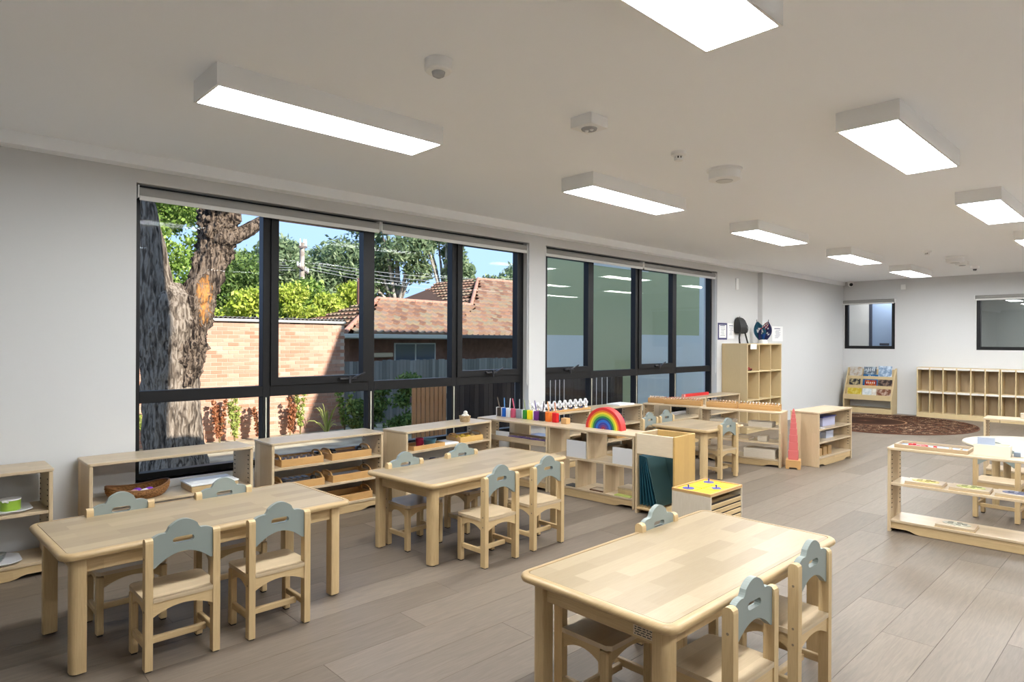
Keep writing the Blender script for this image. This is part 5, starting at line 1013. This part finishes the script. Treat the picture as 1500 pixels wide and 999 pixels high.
# neighbour house with tiled roof
TILE = island('terracotta_tile', [(0, (.20, .11, .075)), (.3, (.27, .155, .105)), (.55, (.32, .22, .155)), (.8, (.27, .215, .14)), (1, (.33, .18, .12))], .85, spec=.15)
ho = thing('neighbour_house', 'low brick house with a terracotta tiled hip roof next door', 'house', (-11.5, 9.26, G)); O = Vector((-11.5, 9.26, G))
HBK = mottled('house_brick', (.16, .075, .05), (.22, .11, .075), 6, .9)
bx('wall', (-6, -.55, .45, 3.9, 0, 2.42), HBK, ho, 0); bx('wall', (-7, -.85, 3.9, 13, 0, 2.42), HBK, ho, 0)
def roof_plane(name, poly, course=.36, wide=.25):
    P = [Vector(p) - O for p in poly]; nrm = (P[1] - P[0]).cross(P[2] - P[0]).normalized()
    if nrm.z < 0: nrm = -nrm
    u = Vector((0, 0, 1)).cross(nrm).normalized(); v = nrm.cross(u)
    Q = [((p - P[0]).dot(u), (p - P[0]).dot(v)) for p in P]
    bm = bmesh.new(); f = bm.faces.new([bm.verts.new(p - nrm * .05) for p in P]); bmesh.ops.solidify(bm, geom=[f], thickness=.03); done(bm, name, flat('roof_batten', (.16, .09, .06), .9), ho)
    def ins(a, b):
        c = False; j = len(Q) - 1
        for i in range(len(Q)):
            if (Q[i][1] > b) != (Q[j][1] > b) and a < (Q[j][0] - Q[i][0]) * (b - Q[i][1]) / (Q[j][1] - Q[i][1]) + Q[i][0]: c = not c
            j = i
        return c
    bm = bmesh.new(); u0_, u1_ = min(q[0] for q in Q), max(q[0] for q in Q); v0_, v1_ = min(q[1] for q in Q), max(q[1] for q in Q); nv = int((v1_ - v0_) / course) + 1; nu = int((u1_ - u0_) / wide) + 1
    for j in range(nv):
        for i in range(nu):
            a = u0_ + (i + .5) * wide; b_ = v0_ + (j + .5) * course
            if not ins(a, b_): continue
            prof = ((-.5, .035), (-.3, .012), (.1, .008), (.32, .03), (.5, .045)); lo_ = []; hi_ = []; lw_ = []
            for du, h in prof:
                base = P[0] + u * (a + du * wide); lo_.append(bm.verts.new(base + v * (b_ - course * .55) + nrm * (h * 1.5 + .075))); hi_.append(bm.verts.new(base + v * (b_ + course * .5) + nrm * h * 1.5)); lw_.append(bm.verts.new(base + v * (b_ - course * .55) + nrm * (h - .02)))
            for k in range(4): bm.faces.new((lo_[k], lo_[k + 1], hi_[k + 1], hi_[k])); bm.faces.new((lw_[k], lw_[k + 1], lo_[k + 1], lo_[k]))
    o = done(bm, 'roof_tiles', TILE, ho); o['kind'] = 'stuff'
eL = (-11.5, 9.26, 1.56); eM = (-11.5, 13.0, 1.56); r1L = (-14, 11.89, 2.74); M_ = (-14, 16.04, 2.70); P1_ = (-17, 18.97, 4.10)
roof_plane('front_roof', [eL, eM, r1L, M_][:2] + [M_, r1L]); roof_plane('hip_roof', [eL, r1L, (-16.5, 9.3, 1.58)])
roof_plane('main_roof', [(-11.8, 13.0, 1.6), (-11.8, 22, 1.6), (-17, 24.5, 4.1), P1_, M_]); roof_plane('upper_hip_roof', [M_, P1_, (-20, 19, 4.1), (-17.5, 13.5, 2.5)])
for a, b_ in ((eL, r1L), (r1L, M_), (M_, P1_), (P1_, (-17, 24.5, 4.12))):
    A = Vector(a) - O; B = Vector(b_) - O; n = max(2, int((B - A).length / .36))
    for k in range(n):
        bm = bmesh.new(); p = A.lerp(B, k / n); q = A.lerp(B, (k + 1.12) / n); tube(bm, [p + Vector((0, 0, .05)), q + Vector((0, 0, .06))], [.085, .07], 10); done(bm, 'ridge_tile', flat('ridge_red', (.38, .19, .13), .85) , ho, True)
for q, c in (((.0, .10, -.15, 3.74, 2.30, 2.42), (.55, .53, .45)), ((-.3, -.2, 3.74, 12.7, 2.32, 2.44), (.10, .09, .09))): bx('gutter', q, flat(f'gutter{c[0]}', c, .5), ho, .01)
bx('soffit', (-.55, .0, .0, 3.9, 2.28, 2.31), flat('soffit_white', (.5, .5, .48)), ho, 0)
wdw = bx('house_window', (-.56, -.52, 2.0, 3.6, 1.50, 2.16), flat('window_frame_white', (.60, .60, .58)), ho, .005)
for a, b_ in ((2.05, 2.77), (2.83, 3.55)): bx('pane', (-.521, -.512, a, b_, 1.58, 2.12), flat('dark_pane', (.10, .12, .15), .1, .6), wdw, 0)
wdw = bx('house_window', (-.87, -.83, 8.0, 10.4, 1.45, 2.15), flat('roller_shutter', (.46, .46, .50)), ho, .005); bx('pane', (-.831, -.822, 8.06, 10.34, 1.5, 2.1), flat('roller_shutter', (.46, .46, .50)), wdw, 0)
bx('downpipe', (-.5, -.42, 1.0, 1.9, 1.72, 1.86), flat('pipe_cream', (.62, .52, .36)), ho, .02); bx('chimney_pipe', (-3.05, -2.9, 2.15, 2.3, 3.4, 4.35), flat('pipe_red', (.36, .15, .10)), ho, .02)

# fences
def paling_fence(name, label, x, y0, y1, z1, w, gap, mat, th=.02, posts=(), rail=None, jitter=.02, pname='paling'):
    t = thing(name, label, 'fence', (x, y0, G)); n = int((y1 - y0) / (w + gap)); bm = bmesh.new(); H = z1 - G; box(bm, -th / 2, th / 2, -w / 2, w / 2, 0, H, .002); me = bpy.data.meshes.new(pname); bm.to_mesh(me); bm.free(); me.materials.append(mat); random.seed(5)
    for k in range(n): o = link(pname, me, None, t, (0, (k + .5) * (w + gap), 0)); o.scale = (1, 1, 1 - random.random() * jitter)
    for z in rail or (.3, H - .3): bx('rail', (-.06, -th / 2, 0, y1 - y0, z, z + .07), mat, t, 0)
    for y in posts: bx('post', (-.12, -.06, y - .05, y + .05, 0, H), mat, t, 0)
    return t
GREYW = island('grey_paling_wood', [(0, (.15, .15, .14)), (.5, (.22, .21, .195)), (1, (.29, .28, .26))], .9, spec=.1)
paling_fence('paling_fence', 'weathered grey timber paling fence below the tiled house', -10.0, 8.32, 17.0, .86, .105, .006, GREYW, posts=(1.5, 3.9, 6.3))
CHAR = island('charcoal_board', [(0, (.022, .018, .018)), (.5, (.035, .028, .027)), (1, (.055, .044, .04))], .7, spec=.2)
paling_fence('charcoal_fence', 'dark charcoal board fence close outside the windows', -2.2, 5.66, 9.72, .87, .088, .004, CHAR, posts=(1.3, 2.7), jitter=0, pname='board')
t = thing('slat_gate', 'orange-brown timber slat gate next to the charcoal fence', 'gate', (-2.2, 5.03, G)); MERB = wood('merbau', (.36, .19, .09), 'z', .5, 3, .05, .6, .3, .15)
for k in range(8): bx('slat', (-.012, .012, k * .0735, k * .0735 + .058, .06, 1.62), MERB, t, .003)
for z in (.2, 1.4): bx('rail', (-.05, -.012, 0, .58, z, z + .08), flat('gate_rail', (.08, .05, .035), .8), t, 0)
bm = bmesh.new(); tube(bm, [(-.035, .02, .25), (-.035, .55, 1.4)], .02, 6); done(bm, 'brace', flat('gate_rail', (.08, .05, .035)), t)
t = thing('reflection_rods', 'thin pale rods standing in for reflected lines, before the charcoal fence', 'rods', (-1.4, 6.89, G))  # rods added in place of pale lines reflected in the window glass
for y in (.0, .11, .20, .30, 1.06, 1.20, 1.33): cyl('rod', .006, 1.72, flat('pale_line', (.6, .6, .6), .3), t, 0, y, .02, 6)
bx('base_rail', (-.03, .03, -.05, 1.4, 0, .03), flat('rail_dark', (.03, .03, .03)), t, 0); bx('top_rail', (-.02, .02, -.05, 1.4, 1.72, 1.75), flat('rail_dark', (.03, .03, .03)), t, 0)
# green painted wing next door
gw_ = bpy.data.objects.new('wall_green', None); COL.objects.link(gw_); struct(gw_); GRN = flat('sage_render', (.58, .60, .33), .9, .1); PALE = flat('pale_blue_slab', (.86, .88, .80), .9, .1)
bx('render_wall', (-4.9, -4.5, 9.55, 28, G, 5.0), GRN, gw_, 0)
bx('pale_panel', (-4.5, -4.492, 9.56, 11.5, G, 1.52), PALE, gw_, 0); bx('pale_panel', (-4.5, -4.492, 13.38, 27.9, G, 1.56), PALE, gw_, 0); bx('pale_panel', (-4.5, -4.492, 16.4, 27.9, 1.56, 4.9), PALE, gw_, 0); bx('pale_panel', (-4.5, -4.492, 11.5, 13.9, 3.15, 4.9), PALE, gw_, 0)  # thin pale slabs set just proud of the green wall

# small plants by the garage wall
def weed(label, x, y, h, kind, n, seed, spread=.12, size=.035):
    t = thing('garden_plant', label, 'plant', (x, y, G), 0, 'plants along the garage wall'); random.seed(seed); cl = []
    for k in range(4):
        q = random.uniform(0, 6.3); tip = (math.cos(q) * spread, math.sin(q) * spread, h * random.uniform(.65, 1)); bm = bmesh.new(); tube(bm, [(0, 0, 0), (tip[0] * .4, tip[1] * .4, tip[2] * .5), tip], [.012, .009, .004], 6); done(bm, 'stem', flat('stem_brown', (.16, .12, .05), .8), t)
        for s in np.linspace(.25, 1, 6): cl.append((tip[0] * s, tip[1] * s, tip[2] * s, .06, .06, .07))
    leaves('leaf_mass', cl, n, size, LF[kind], t, seed, .2); return t
weed('rust-brown dry weed by the brick wall next to the gum tree', -9.4, 5.1, .95, 'rust', 900, 1); weed('fresh green weed beside the rust-brown one', -9.3, 5.38, 1.1, 'fresh', 900, 2); weed('tall rust-brown weed before the window mullion', -9.2, 5.88, 1.0, 'rust', 900, 3)
weed('rust and green weed where the wall shadow begins', -9.5, 6.72, .9, 'rust', 700, 4); weed('bright green weed at the shadow edge of the brick wall', -9.5, 6.98, 1.2, 'fresh', 1100, 5); weed('shaded green weed at the end of the brick wall', -9.25, 8.0, 1.0, 'dense', 1200, 6, .25); weed('green weed on the far side of the gum trunk', -9.25, 3.75, 1.0, 'fresh', 1600, 7, .25)
t = thing('grass_tuft', 'clump of long arching green grass by the brick wall', 'grass', (-9.1, 7.45, G)); random.seed(9)
for k in range(26):
    q = random.uniform(0, 6.3); d = random.uniform(.1, .5); h = random.uniform(.3, .85); bm = bmesh.new(); c, s = math.cos(q), math.sin(q); pth = [(c * d * s_ , s * d * s_, h * (1 - (1 - s_) ** 2) - .25 * d * s_ ** 3) for s_ in (0, .3, .6, .85, 1)]; tube(bm, pth, [.012, .012, .010, .006, .002], 4); done(bm, 'blade', LF['fresh'], t)
for k, (x, y, h, lb) in enumerate(((-8.4, 8.15, 1.25, 'dark leafy shrub before the grey paling fence, nearer the brick wall'), (-8.1, 9.0, 1.45, 'dark leafy shrub before the grey paling fence, nearer the slat gate'))):
    t = thing('dark_shrub', lb, 'shrub', (x, y, G)); bm = bmesh.new(); tube(bm, [(0, 0, 0), (0, 0, h * .7)], [.03, .01], 6); done(bm, 'stem', TRK, t); leaves('foliage', blobs(9, .35, .3, .15, h, .28, 40 + k), 3500, .05, LF['dark'], t, 40 + k, .3)
